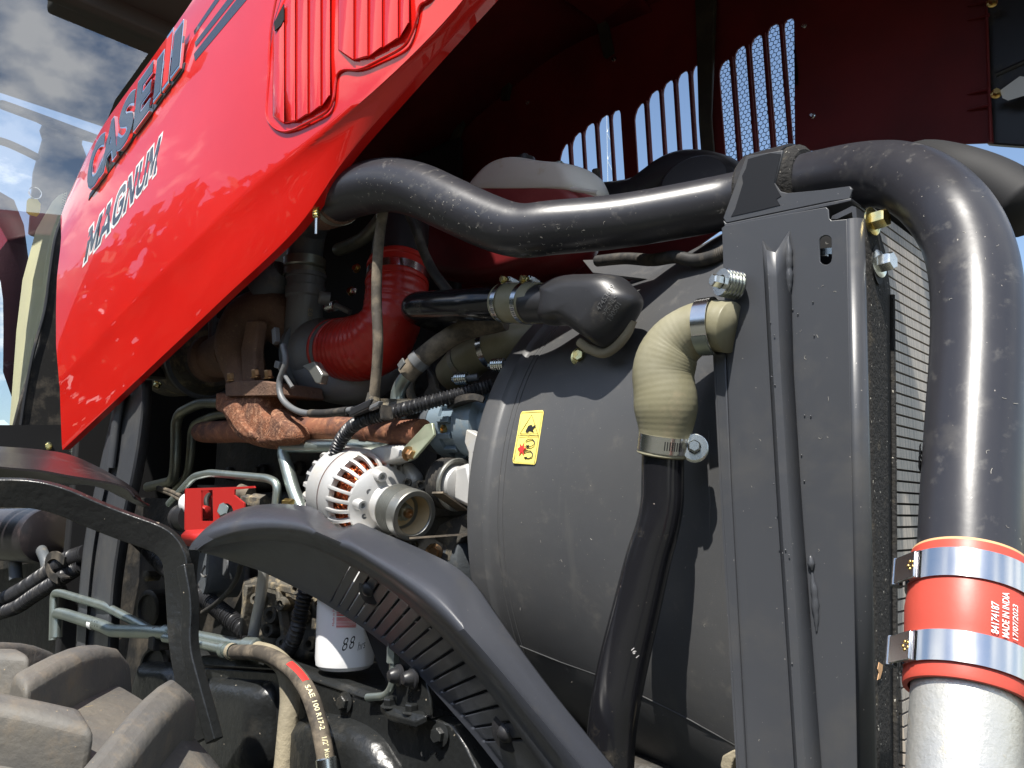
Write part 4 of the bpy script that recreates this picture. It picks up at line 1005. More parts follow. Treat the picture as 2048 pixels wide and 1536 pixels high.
vs, fs = ngeo(gw); w = mk('winding_strands', vs, fs, m_copper, al, 60); w['kind'] = 'stuff'
fsl = lathe('front_shell', AR, aax, [(.022, .060), (.022, .0945), (.026, .0965), (.055, .0955), (.060, .092), (.060, .080)], m_alu, al, 56, close=False)
rsl = lathe('rear_shell', AR, aax, [(-.032, .080), (-.034, .090), (-.030, .0935), (.014, .0945), (.018, .0945), (.018, .060)], m_alu, al, 56, close=False)
lathe('stator_seam', AR, aax, [(.0175, .0925), (.0195, .0938), (.0225, .0925)], m_rusts, al, 56, close=False)
nsp = lathe('nose_plate', AR, aax, [(.100, .066), (.104, .0735), (.110, .0730), (.118, .064), (.124, .050), (.128, .040), (.150, .034), (.160, .033), (.160, .012)], m_alu, al, 48, close=False)
lathe('rear_plate', AR, aax, [(-.070, .0005), (-.070, .060), (-.066, .070), (-.060, .072)], m_alu, al, 40)
lathe('rear_cover', AR, aax, [(-.10, .0005), (-.10, .045), (-.095, .062), (-.074, .064), (-.072, .001)], m_plastic, al, 28)
for k in range(26):
    a = 2*math.pi*k/26+.06; rad = nn*math.cos(a)+bb*math.sin(a)
    P = [at(.054)+rad*.0905, at(.075)+rad*.0895, at(.090)+rad*.0845, at(.100)+rad*.0765, at(.106)+rad*.068]
    tube('vent_rib', crom(P, 3), [.0044, .0040, .0038, .0040, .0046], m_alu, fsl, 8, prof=[(-1, -.8), (1, -.8), (1.2, 0), (1, .8), (-1, .8)], up=tuple(rad))
for k in range(22):
    a = 2*math.pi*k/22; rad = nn*math.cos(a)+bb*math.sin(a)
    P = [at(-.030)+rad*.0885, at(-.050)+rad*.085, at(-.062)+rad*.076, at(-.067)+rad*.066]
    tube('rear_vent_rib', crom(P, 3), .0042, m_alu, rsl, 8, prof=[(-1, -.8), (1, -.8), (1, .8), (-1, .8)], up=tuple(rad))
for a, r in ((.05, .058), (1.35, .062), (-1.15, .060)):
    rad = nn*math.cos(a)+bb*math.sin(a)
    lathe('through_bolt_boss', at(.108)+rad*r, aax, [(0, .012), (.020, .010), (.028, .010), (.028, .0055), (.018, .0050), (.017, .0004)], m_alu, nsp, 18)
for a, r in ((.55, .050), (2.2, .050), (-.5, .048)):
    rad = nn*math.cos(a)+bb*math.sin(a)
    lathe('screw', at(.122)+rad*r, aax, [(0, .0055), (.003, .0055), (.003, .0025), (.0015, .0015)], m_alud, nsp, 12)
# pulley with its grooves, cup and nut
pr = [(.160, .030), (.160, .0455), (.163, .0485)]
t = .166
for k in range(6):
    pr += [(t, .0485), (t+.0022, .0435), (t+.0032, .0435), (t+.0054, .0485)]; t += .0062
pr += [(t+.001, .0490), (AL+.004, .0490), (AL+.006, .0475), (AL+.006, .0385), (AL+.004, .0370), (.190, .0340), (.184, .030)]
pl = lathe('pulley', AR, aax, pr, m_pulley, al, 56, 30, close=False)
lathe('pulley_cup', AR, aax, [(AL+.002, .0366), (.186, .0336), (.182, .030), (.182, .001)], m_tanpaint, pl, 40, close=False)
lathe('pulley_nut', AR, aax, [(.183, .020), (.187, .020), (.188, .0165), (.200, .0165), (.203, .014), (.203, .0005)], m_zinc, pl, 6, 20)
lathe('shaft_end', AR, aax, [(.200, .0095), (.210, .0095), (.212, .008), (.212, .0045), (.206, .0004)], m_copb, pl, 16)
# cast ears
tube('rear_ear', [on(668, 985, 1.06), on(622, 987, 1.05)], [.013, .009], m_alu, al, 16)
lathe('ear_tip', on(620, 987, 1.05), V((-1, 0, 0)), [(-.01, .0095), (.004, .0095), (.009, .006), (.010, .0005)], m_alu, al, 16)
pillow('top_ear', [(730, 925), (742, 905), (768, 893), (800, 890), (818, 892), (826, 905), (818, 918), (796, 926), (770, 936), (748, 940)], 1.06, .03, .022, m_alu, al, flat=.7)
pillow('side_ear', [(815, 925), (832, 945), (836, 962), (826, 978), (808, 975), (802, 950)], 1.10, .02, .012, m_alu, al, flat=.7)
tb_ = thing('alternator_strap', 'greenish zinc plated strap bolted to the top of the alternator', 'bracket', on(815, 905, 1.03))
plate('strap', [on(802, 903, 1.030), on(808, 894, 1.030), on(850, 849, 1.045), on(864, 846, 1.045), on(868, 870, 1.045), on(831, 914, 1.030), on(816, 922, 1.030), on(804, 916, 1.030)], [], V((.001, .006, 0)), m_yzinc, tb_, bevel=.0015)
p = on(816, 907, 1.029); bolt('strap_bolt', p, aax, mpx(10, p), .016, m_copb, tb_, 1.5)

# ================================================================ accessory drive
cpz = thing('accessory_compressor', 'blue-grey ribbed accessory body beside the fan shroud rim', 'compressor', on(920, 900, 1.15))
aX = V((1, .04, -.04)).normalized()
c0 = on(912, 852, 1.16)
lathe('body', c0, aX, [(-.055, .001), (-.055, .042), (-.045, .056), (-.02, .060), (-.018, .066), (.012, .066), (.014, .060), (.05, .060), (.052, .068), (.10, .068), (.105, .05), (.14, .05)], m_accblue, cpz, 44)
lathe('rear_casting', c0, aX, [(-.10, .001), (-.10, .020), (-.085, .034), (-.05, .058), (-.03, .060)], m_cast, cpz, 30)
for k in range(7):
    a = k*.5-1.6; n2 = V((0, -1, 0)); b2 = aX.cross(n2); rad = n2*math.cos(a)+b2*math.sin(a)
    box('casting_rib', c0+aX*.032+rad*.063, aX*.016, aX.cross(rad)*.006, rad*.007, m_accblue, cpz, .002)
p = on(886, 858, 1.10); lathe('brass_insert', p, V((-.3, -1, 0)), [(-.02, .0085), (.003, .0085), (.003, .005), (-.004, .004)], m_brass, cpz, 16)
tube('wire_clip', crom([on(905, 812, 1.10), on(925, 800, 1.09), on(950, 795, 1.09), on(968, 800, 1.10)], 5), .012, m_rubber, cpz, 10, prof=[(-.5, -1), (.5, -1), (.5, 1), (-.5, 1)])
ib = thing('idler_bracket', 'pale cast aluminium bracket with square holes beside the shroud rim', 'bracket', on(945, 1000, 1.08))
pplate('arm', [(932, 858), (955, 870), (978, 900), (985, 1010), (952, 990), (936, 960), (936, 905), (928, 885)], 1.085, .025, m_alu, ib, holes=[[(953, 905), (962, 908), (962, 925), (953, 922)], [(950, 935), (958, 936), (958, 952), (950, 948)]], bevel=.003)
pplate('web', [(905, 935), (935, 925), (950, 1000), (940, 1018), (905, 1000)], 1.10, .03, m_alu, ib, bevel=.008)
idp = thing('idler_pulley', 'black ribbed idler pulley with polished edge beside the alternator', 'pulley', on(915, 1010, 1.1))
ci = on(905, 968, 1.115); ai = V((1, .0, -.12)).normalized()
pr = [(-.026, .030), (-.026, .0500), (-.022, .0512)]
t = -.020
for k in range(5): pr += [(t, .0512), (t+.002, .0490), (t+.0032, .0490), (t+.0052, .0512)]; t += .0058
pr += [(t+.001, .0515)]
lathe('ribbed_rim', ci, ai, pr, m_rubber, idp, 48, close=False)
lathe('edge_ring', ci, ai, [(t+.001, .0515), (t+.005, .0522), (t+.007, .0505), (t+.007, .046), (t+.002, .043)], m_pulley, idp, 48, close=False)
lathe('hub_face', ci, ai, [(t-.006, .0475), (t-.004, .040), (t+.012, .034), (t+.016, .025), (t+.016, .0005)], m_alu, idp, 40)
blt = thing('drive_belt', 'thin ribbed black drive belt running to the crank pulley', 'belt', on(900, 1075, 1.05))
for (a, b) in (((822, 1076), (968, 1066)), ((875, 985), (925, 1020))):
    P = [on(a[0], a[1], 1.02), on(b[0], b[1], 1.10)]
    tube('belt_run', P, .0125, m_dusthose, blt, prof=[(-.14, -1), (.14, -1), (.14, 1), (-.14, 1)], up=(0, 0, 1))
fc = thing('front_cover', 'dusty cast front cover of the engine below the idler', 'casting', on(900, 1130, 1.2))
pplate('cover', [(878, 1050), (905, 1035), (960, 1020), (975, 1060), (930, 1075), (912, 1090), (900, 1128), (885, 1120), (890, 1095), (865, 1075)], 1.13, .05, m_dirtcast, fc, bevel=.006)
bolt('cover_bolt', on(868, 1105, 1.12), V((.6, -1, 0)), .012, .012, m_copb, fc, 1.5)
lathe('crank_pulley', on(965, 1110, 1.22), (1, 0, 0), [(-.03, .02), (-.03, .085), (-.02, .09), (.02, .09), (.024, .082), (.024, .02)], m_cast, fc, 40)
for (u, v, r) in ((812, 1080, 9), (826, 1090, 8), (815, 965, 8), (842, 970, 10)):
    p = on(u, v, 1.08); lathe('cast_boss', p, V((.8, -1, 0)), [(-.02, mpx(r, p)), (.004, mpx(r, p)), (.004, mpx(r*.6, p)), (-.004, mpx(r*.5, p))], m_dirtcast, fc, 14)

# ================================================================ pipes and hoses around the engine
def line(name, label, cat, lst, rpx, m, seg=16, r=.03, group=None, corr=None, smoothp=False):
    P = pts(lst); t_ = thing(name, label, cat, P[-1], group)
    rad = mpx(rpx, P[len(P)//2])
    Q = crom(P, 8) if smoothp else fillet(P, r)
    if corr:
        D, R = corr_R(Q, rad, corr, rad*.13); o = tube('conduit', D, R, m, t_, 12, smooth=60)
    else: o = tube('tube', Q, rad, m, t_, seg, smooth=60)
    return t_, Q, rad
zt_, _, _ = line('coolant_line', 'thick zinc plated line bent around above the alternator', 'pipe', [(612, 1040, 1.02), (588, 985, 1.02), (563, 893, 1.03), (690, 892, 1.05), (775, 892, 1.07), (803, 860, 1.08), (791, 785, 1.08), (830, 728, 1.08)], 14.5, m_zinc, 22, .032)
tube('tie_band', [on(702, 876, 1.05), on(703, 910, 1.05)], .010, m_rubber, zt_, 8, prof=[(-.9, -.3), (.9, -.3), (.9, .3), (-.9, .3)])
bh, Qb, rb = line('bypass_hose', 'brown dusty rubber hose slanting behind the black air tube', 'hose', [(812, 750, 1.07), (838, 722, 1.08), (885, 685, 1.10), (930, 660, 1.12), (1010, 640, 1.15)], 21, m_dusthose, 20, smoothp=True)
cl = thing('spring_clip_clamp', 'grey spring clip clamp on the end of the brown bypass hose', 'hose clamp', on(826, 738, 1.07))
axq = (Qb[10]-Qb[4]).normalized()
band('clip_band', Qb[8], axq, rb+.0005, .018, m_alud, cl)
box('clip_tab', on(803, 728, 1.04), V((.008, 0, .006)), V((0, .002, 0)), V((-.004, 0, .006)), m_cast, cl, .001)
line('fuel_line', 'thin bright zinc tube arching over the red bracket', 'pipe', [(338, 1008, 1.0), (388, 953, 1.0), (420, 946, 1.0), (538, 957, 1.0), (556, 968, 1.0), (549, 1035, 1.0)], 8.5, m_zinc, 14, .022)
line('oil_line', 'shade-toned zinc tube with a long drop left of the manifold', 'pipe', [(470, 806, 1.16), (400, 805, 1.16), (352, 830, 1.15), (352, 905, 1.15), (348, 962, 1.15), (296, 974, 1.17)], 10.5, m_zshade, 16, .045)
line('oil_line', 'slimmer grey tube dropping beside the manifold end', 'pipe', [(465, 826, 1.18), (430, 830, 1.18), (384, 850, 1.18), (381, 910, 1.18), (376, 950, 1.18), (352, 978, 1.18)], 8.5, m_zshade, 14, .04)
lm, Ql, rl = line('wiring_conduit', 'ribbed black wiring conduit curving up from the alternator', 'conduit', [(664, 962, 1.0), (672, 905, 1.0), (690, 868, 1.0), (722, 842, 1.0), (780, 826, 1.02), (850, 807, 1.05), (915, 790, 1.09), (985, 772, 1.14)], 13.5, m_plastic, smoothp=True, corr=.0072)
bz, _, _ = line('breather_hose', 'grey dusty hose hanging straight down in front of the red elbow', 'hose', [(770, 405, .97), (762, 450, .975), (755, 520, .98), (753, 600, .98), (756, 680, .98), (753, 745, .985), (746, 808, .99)], 10.5, m_dusthose, 16, smoothp=True)
line('drain_hose', 'slim dark hose slanting behind the charge pipe', 'hose', [(812, 415, 1.1), (830, 455, 1.1), (848, 505, 1.1), (868, 545, 1.1), (900, 588, 1.1)], 10, m_rubber, 14, smoothp=True)
line('vacuum_hose', 'olive hose end curving beneath the charge pipe sleeve', 'hose', [(676, 500, 1.2), (705, 488, 1.19), (735, 470, 1.17), (765, 435, 1.15)], 14, m_zshade, 14, smoothp=True)
sw, _, _ = line('sensor_wire', 'thin grey sensor wire looping below the compressor', 'wire', [(566, 690, 1.0), (571, 725, 1.0), (559, 765, 1.0), (566, 800, 1.0), (600, 824, 1.0), (650, 827, 1.0), (706, 820, 1.0)], 6.5, m_alud, 10, smoothp=True)
tube('sheath', crom(pts([(620, 827, .998), (650, 827, .998), (695, 822, .998)]), 5), mpx(8.5, on(650, 827, 1.0)), m_rubber, sw, 10)
box('connector', on(552, 672, 1.0), V((.007, 0, .003)), V((0, .007, 0)), V((-.004, 0, .018)), m_alud, sw, .002)
box('connector', on(558, 730, 1.0), V((.010, 0, -.003)), V((0, .007, 0)), V((.002, 0, .008)), m_alud, sw, .002)
tube('clip_arm', [on(556, 730, 1.0), on(585, 775, 1.01)], .005, m_alud, sw, 8)
ug = thing('harness_bracket', 'dirty folded bracket and plug holding the conduit over the manifold', 'bracket', on(745, 830, 1.0))
plate('plate_part', [on(722, 812, 1.02), on(735, 797, 1.02), on(832, 798, 1.05), on(842, 812, 1.05), (on(800, 828, 1.05)), on(730, 835, 1.02)], [], V((.01, .02, 0)), m_dirtcast, ug, bevel=.0015)
box('plug', on(728, 817, .985), (on(770, 797, .985)-on(728, 817, .985))*.5, V((0, .012, 0)), V((.003, 0, .009)), m_plastic, ug, .003)
box('plug_latch', on(752, 812, .972), (on(770, 797, .985)-on(728, 817, .985))*.22, V((0, .006, 0)), V((.002, 0, .005)), m_alud, ug, .002)
lathe('hose_nipple', on(746, 812, .99), (0.03, 0, 1), [(-.004, .016), (.006, .016), (.022, .0125), (.026, .012)], m_dirtcast, ug, 18)
tube('tie_wrap', [on(770, 812, .985), on(774, 838, .985)], .012, m_rubber, ug, 8, prof=[(-1, -.35), (1, -.35), (1, .35), (-1, .35)])
lp = thing('lifting_eye', 'curved black lifting bracket beside the shroud rim', 'bracket', on(850, 800, 1.12))
tube('hook', crom([on(838, 810, 1.14), on(822, 790, 1.13), on(824, 755, 1.13), on(840, 738, 1.13)], 6), .010, m_dirtcast, lp, 10)
pplate('tongue', [(852, 733), (866, 752), (872, 775), (892, 792), (850, 800), (845, 790), (856, 770)], 1.15, .012, m_rubber, lp, bevel=.003)
oh, Qo, ro = line('thermostat_hose', 'short dark olive hose entering the fan shroud rim', 'hose', [(905, 752, 1.22), (930, 725, 1.21), (965, 702, 1.21), (1015, 688, 1.22), (1070, 680, 1.26)], 40, m_olive, 28, smoothp=True)
for nm, k, (bu, bv), lb_, mm in (('hose_clamp', 8, (903, 757), 'pinkish spring screw clamp at the lower end of the thermostat hose', m_bolt), ('hose_clamp', 19, (975, 730), 'spring screw clamp of the thermostat hose touching the shroud rim', m_bolt)):
    h = thing(nm, lb_, 'hose clamp', on(bu, bv, 1.1), 'spring-screw hose clamps')
    band('band', Qo[k], (Qo[k+1]-Qo[k-1]).normalized(), ro+.001, .014, m_steel if k > 10 else m_zshade, h, .0015)
    p = on(bu, bv, 1.13)
    spring_bolt('spring_screw', p+V((.036, .012, -.002)), V((-1, -.35, .02)), .0135, mm, h, 5, .0048)
    tube('clamp_tail', [p+V((.032, .012, -.002)), p+V((.052, .024, 0))], .007, m_alud, h, 10)

# ================================================================ red shut-off bracket
rb_ = thing('isolator_bracket', 'red folded metal guard bracket with a window and hex nut', 'bracket', on(420, 1090, .95))
hexh = [(452+15*math.cos(a), 1018+13*math.sin(a)) for a in [math.radians(x) for x in range(0, -200, -20)]]
hole2 = [(437, 1035), (437, 1020), (440, 1012), (447, 1007), (456, 1007), (463, 1012), (466, 1020), (466, 1030), (450, 1036)]
pplate('face', [(369, 979), (372, 977), (470, 974), (508, 972), (509, 976), (469, 979), (468, 990), (488, 1006), (488, 1022), (448, 1042), (424, 1050), (412, 1062), (372, 1062)], .955, .004, m_valve, rb_, holes=[[(402, 981), (425, 980), (426, 1042), (402, 1042)], hole2], bevel=.0008)
grid('bent_foot', [[on(372, 1060, .955), on(414, 1058, .955)], [on(368, 1064, .952), on(412, 1064, .952)], [on(362, 1070, .945), on(410, 1070, .945)], [on(364, 1082, .945), on(410, 1086, .945)], [on(374, 1092, .955), on(406, 1098, .955)]], m_valve, rb_, 60, solid=.004)
plate('return_side', [on(369, 979, .955), on(369, 1060, .955), on(369, 1060, .955)+V((.01, .07, 0)), on(369, 979, .955)+V((.01, .07, 0))], [], V((.004, 0, 0)), m_valve, rb_)
plate('window_back', [on(395, 970, 1.02), on(480, 970, 1.02), on(480, 1060, 1.02), on(395, 1060, 1.02)], [], V((0, .004, 0)), m_dark, rb_)
bolt('hex_nut', on(453, 1020, .965), V((.35, -1, .2)), .0175, .014, m_zinc, rb_, 1.0, .2)
lathe('red_knob', on(418, 1025, 1.0), V((-.9, -.4, 0)), [(0, .008), (.004, .016), (.014, .018), (.02, .014), (.022, .0005)], m_valve, rb_, 18)
tube('black_lead', crom([on(408, 1045, 1.0), on(414, 1020, 1.0), on(412, 1000, 1.0), on(420, 985, 1.02)], 5), .006, m_rubber, rb_, 8)
iv = thing('solenoid_valve', 'black ribbed solenoid with orange and white cap left of the red bracket', 'valve', on(345, 1040, 1.0))
lathe('body', on(380, 1035, 1.0), V((-1, .15, 0)), [(-.02, .036), (.035, .036), (.040, .032), (.060, .032), (.062, .036), (.075, .034), (.078, .0005)], m_plastic, iv, 28)
lathe('cap', on(385, 1008, 1.0), V((-1, .1, .15)), [(-.03, .030), (.012, .031), (.035, .024), (.046, .012), (.048, .0005)], m_white, iv, 24)
for k in range(2): tube('lead', crom([on(362, 992+k*8, .99), on(340, 982+k*6, 1.0), on(316, 975+k*4, 1.02)], 5), .0055, m_dusthose, iv, 10)
ft = thing('pipe_fitting', 'dusty brass and steel pipe fitting beside the red bracket', 'fitting', on(505, 1010, 1.0))
lathe('nut', on(512, 1003, 1.0), V((-1, -.2, .1)), [(-.03, .018), (.01, .018), (.014, .014), (.04, .014)], m_dirtcast, ft, 6)
lathe('collar', on(488, 988, 1.0), V((-1, -.4, .2)), [(-.02, .020), (.012, .022), (.016, .016), (.02, .0005)], m_dusthose, ft, 20)
lathe('brass_nut', on(578, 1008, 1.0), V((-1, -.2, .1)), [(-.012, .012), (.012, .012), (.014, .009), (.014, .0005)], m_brass, ft, 6)

# ================================================================ splash guard
E0 = [(392, 1098), (402, 1072), (432, 1040), (480, 1017), (540, 1008), (600, 1010), (632, 1018), (652, 1036), (676, 1055), (698, 1055), (718, 1046), (752, 1060), (800, 1080), (850, 1102), (905, 1130), (945, 1165), (985, 1222), (1040, 1300), (1100, 1380), (1160, 1455), (1225, 1535), (1290, 1620)]
E1 = [(394, 1100), (410, 1088), (450, 1068), (505, 1055), (560, 1052), (615, 1058), (660, 1075), (690, 1088), (720, 1100), (760, 1125), (810, 1158), (860, 1196), (910, 1240), (950, 1282), (1000, 1340), (1050, 1400), (1105, 1465), (1160, 1532), (1210, 1600)]
E2 = [(396, 1102), (420, 1095), (460, 1086), (510, 1080), (560, 1080), (610, 1088), (655, 1105), (700, 1128), (750, 1158), (800, 1196), (850, 1240), (900, 1290), (950, 1350), (1000, 1415), (1045, 1480), (1090, 1545), (1130, 1610)]
E3 = [(398, 1104), (430, 1112), (470, 1125), (520, 1142), (570, 1165), (620, 1190), (670, 1220), (720, 1252), (770, 1290), (820, 1332), (865, 1380), (905, 1425), (945, 1470), (985, 1520), (1030, 1580)]
sgd = thing('splash_guard', 'arched black plastic splash guard with a row of curved slots', 'guard', on(800, 1330, .82))
NS = 420
def srow(E, Y): return resamp(crom([on(u, v, Y) for u, v in E], 8), NS)
R0, R1, R2, R3 = srow(E0, .880), srow(E1, .805), srow(E2, .830), srow(E3, .90)
def hump(a, b, t, dy): return [x.lerp(y, t)+V((0, dy, 0)) for x, y in zip(a, b)]
rws = [off(R0, .012, 0, -.008), off(R0, .002, 0, -.001), R0, hump(R0, R1, .25, -.012), hump(R0, R1, .5, -.018), hump(R0, R1, .75, -.013), R1, hump(R1, R2, .25, -.004), hump(R1, R2, .5, .002), hump(R1, R2, .75, .004), R2, hump(R2, R3, .03, .006), hump(R2, R3, .08, .008), hump(R2, R3, .90, .006), hump(R2, R3, .96, .002), R3, off(R3, .012, 0, .004)]
grid('arch', rws, m_guard, sgd, 85, solid=.0035, skip=lambda i, j: i == 12 and 205 < j < 392 and (j-205) % 11 < 2)
for (u, v) in ((738, 1178), (1012, 1466)):
    lathe('guard_bolt', on(u, v, .858), V((.2, -1, -.1)), [(-.012, .030), (-.004, .026), (0, .013), (.006, .011), (.010, .006), (.011, .0004)], m_plastic, sgd, 24)
# baffle inside the arch, seen through the slots
plate('back_baffle', [on(700, 1180, .97), on(1000, 1330, .97), on(1180, 1600, .97), on(900, 1600, .97), on(760, 1340, .97)], [], V((0, .006, 0)), m_dark, sgd)

# ================================================================ oil filter
of = thing('oil_filter', 'white spin-on oil filter with red barcode and handwritten hours', 'oil filter', on(690, 1340, .97))
fb, ftp = on(690, 1334, .97), on(692, 1120, .97)
fax = V((0, 0, 1)); fr = mpx(58.5, fb)
lathe('canister', on(690, 1305, .97), fax, [(-.030, .0005), (-.030, fr*.55), (-.027, fr*.85), (-.020, fr*.97), (-.008, fr), (.20, fr), (.205, fr*.95)], m_white, of, 56)
fc0 = on(690, 1305, .97); tocam = V((CAM.x-fc0.x, CAM.y-fc0.y, 0)).normalized(); fside = V((0, 0, 1)).cross(tocam)
def fmap(a, z, l=.0004): return fc0+(tocam*math.cos(a)+fside*math.sin(a))*(fr+l)+V((0, 0, z))
pz = 1.6/1651*1.02
rb2 = random.Random(8); zc = .050
for k in range(17):
    hgt = rb2.choice((.0006, .0010, .0016)); zc += hgt+rb2.choice((.0007, .0012))
    mk('barcode_bar', [fmap(-.32+.66*i/6, zc+d) for d in (0, hgt) for i in range(7)], [(i, i+1, i+8, i+7) for i in range(6)], m_redink, of, 0)
text('side_print', 'Made in France', None, None, None, m_redink, of, warp=lambda x, y: fmap(-.44+.07*(1-y)-.02, .055+x*.045))
for (s, a0, a1, z, h) in (('8', -.10, .10, .010, .022), ('8', .13, .32, .013, .021), ('hrs', .42, .72, .010, .015)):
    text('handwriting', s, None, None, None, m_ink, of, shear=.25, bold=-.008, warp=lambda x, y, a0=a0, a1=a1, z=z, h=h: fmap(a0+(a1-a0)*x, z+h*y+.004*x))
fh = thing('engine_side_casting', 'dirt crusted cast housing with bolt bosses left of the filter', 'casting', on(560, 1300, 1.05))
pplate('housing', [(482, 1160), (520, 1150), (600, 1165), (645, 1185), (660, 1240), (650, 1310), (600, 1325), (500, 1300), (478, 1230)], 1.03, .12, m_dirtcast, fh, bevel=.012)
rf = random.Random(12)
for (u, v, r) in ((535, 1232, 18), (530, 1262, 15), (555, 1210, 14), (590, 1230, 16), (560, 1290, 18), (612, 1290, 15), (630, 1210, 14), (505, 1200, 12), (585, 1180, 12)):
    p = on(u, v, 1.0); lathe('boss', p+V((0, .03, 0)), V((.35, -1, .1)), [(0, mpx(r*1.1, p)), (.025, mpx(r, p)), (.034, mpx(r*.9, p)), (.034, mpx(r*.5, p)), (.02, mpx(r*.4, p))], m_dirtcast, fh, 14)
for (a, b, w) in (((500, 1170), (488, 1270), 10), ((560, 1175), (575, 1300), 9), ((600, 1170), (650, 1180), 10), ((520, 1165), (640, 1195), 7)):
    P = [on(*a, 1.01), on(*b, 1.01)]; tube('web', P, mpx(w, P[0]), m_dirtcast, fh, 8, prof=[(-1, -.6), (1, -.6), (1, .6), (-1, .6)], bevel=.003)

# ================================================================ red coupler under the charge pipe
K0, K1 = on(1938, 1128, .823), on(1931, 1392, .771)
kax = (K1-K0).normalized(); KL = (K1-K0).length
cpl = thing('silicone_coupler', 'coral red silicone coupler with printed date below the charge pipe', 'coupler', K1)
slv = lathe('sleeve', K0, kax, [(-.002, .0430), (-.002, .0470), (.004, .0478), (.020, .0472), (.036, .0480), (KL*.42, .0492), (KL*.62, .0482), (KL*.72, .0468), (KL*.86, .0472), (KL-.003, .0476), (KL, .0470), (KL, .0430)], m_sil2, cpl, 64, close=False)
lathe('liner', K0, kax, [(-.0035, .0424), (-.0045, .0436), (-.0045, .0462), (-.002, .0469)], m_liner, cpl, 64, close=False)
knn = V((CAM.x-K0.x, CAM.y-K0.y, CAM.z-K0.z)); knn = (knn-kax*knn.dot(kax)).normalized(); kbb = kax.cross(knn)
if kbb.dot(RGT) < 0: ksg = -1
else: ksg = 1
def kmap(a, s, l=.0006, r=.0490): return K0+kax*s+(knn*math.cos(a)+kbb*ksg*math.sin(a))*(r+l)
def kprint(s, a, s0, s1, h):
    text('printed_text', s, None, None, None, m_wprint, slv, bold=.012, warp=lambda x, y: kmap(a-h*y+h, s0+(s1-s0)*x))
kprint('84174187', .34, KL*.655, KL*.43, .115)
kprint('MADE IN INDIA', .51, KL*.660, KL*.335, .115)
kprint('17/07/2023', .69, KL*.650, KL*.40, .10)
for nm, sc, lb_ in (('tee_bolt_clamp', .17, 'broad polished clamp around the upper end of the coral coupler'), ('tee_bolt_clamp', .79, 'broad polished clamp around the lower end of the coral coupler')):
    c = K0+kax*(KL*sc)
    t_ = thing(nm, lb_, 'hose clamp', c, 'broad clamps on the coral coupler')
    band('band', c, kax, .0484, .0255, m_steel, t_, .0016, 64)
    # folded loop end and its overlap on the side away from the radiator
    a = -.93
    rad = knn*math.cos(a)+kbb*ksg*math.sin(a); tan = kax.cross(rad); tan = tan if tan.dot(RGT) < 0 else -tan
    lathe('overlap', c, kax, [(-.0125, .0502), (-.0125, .0514), (.0125, .0514), (.0125, .0502)], m_steel, t_, 10, close=False, a0=-.1, a1=.16, ref=rad)
    box('loop_end', c+rad*.0522+tan*.014, tan*.016, rad*.0012, kax*.0125, m_steel, t_, .001)
    lathe('loop_barrel', c+rad*.0490+tan*.028-kax*.0125, kax, [(0, .005), (.025, .005), (.025, .0005)], m_steel, t_, 14)
    for k in range(5):
        aa = k*1.257; lathe('spot_weld', c+rad*.0536+tan*.003+tan*.0035*math.cos(aa)+kax*.0035*math.sin(aa), rad, [(0, .0016), (.0007, .0012), (.0008, .0002)], m_brass, t_, 8)
sp_ = thing('silver_pipe', 'silver coated pipe stub leaving the bottom of the coral coupler', 'pipe', K1+kax*.2)
lathe('pipe', K1, kax, [(-.02, .0410), (.16, .0415), (.30, .0420)], m_silpaint, sp_, 56)

# ================================================================ front tyre
TC = V((-1.31, .375, .44)); TR = .735
ty = thing('tractor_wheel_assembly', 'muddy front tractor tyre with deep angled lugs', 'tyre', V((TC.x, TC.y, 0)))
TW = .205
lathe('carcass', TC, (0, 1, 0), [(-TW*.8, .42), (-TW-.02, .50), (-TW-.025, .60), (-TW, .685), (-TW*.75, .722), (0, TR), (TW*.75, .722), (TW, .685), (TW+.025, .60), (TW+.02, .50), (TW*.8, .42)], m_tyre, ty, 96, 60, close=False)
lathe('wheel_rim', TC, (0, 1, 0), [(-TW*.8, .425), (-TW*.7, .40), (-.05, .38), (-.02, .20), (-.04, .10), (-.04, .001)], m_silpaint, ty, 60)
def lug_mesh(sgn, nm):
    vs, fs = [], []
    st = 7
    for i in range(st+1):
        s = i/st; y = sgn*(-.02+(TW+.012)*s); ang = -.30*s**1.05
        rt = TR+.058-.035*s**3 if s < .99 else TR+.010
        rbm = .722-.03*s
        wt, wb = .026+.006*s, .043+.008*s
        for (w, r) in ((-wb, rbm), (-wt*1.15, rt-.016), (-wt*.85, rt-.003), (wt*.85, rt-.003), (wt*1.15, rt-.016), (wb, rbm)):
            a = ang+w/TR
            vs.append(V((r*math.sin(a), y, r*math.cos(a))))
    n = 6
    for i in range(st):
        for k in range(n):
            k2 = (k+1) % n; fs.append((i*n+k, i*n+k2, (i+1)*n+k2, (i+1)*n+k))
    fs += [tuple(range(n)), tuple(st*n+k for k in range(n))]
    o = mk(nm, [TC+v for v in vs], fs, m_tyre, ty, 60)
    # origin at the axle so copies turn about it
    me = o.data; sh_ = WL[o.name]-TC
    for v in me.vertices: v.co += sh_
    o.location = TC-WL[ty.name]; WL[o.name] = TC
    b = o.modifiers.new('bevel', 'BEVEL'); b.width = .020; b.segments = 4; b.limit_method = 'ANGLE'; b.angle_limit = math.radians(28)
    return o
NL = 21
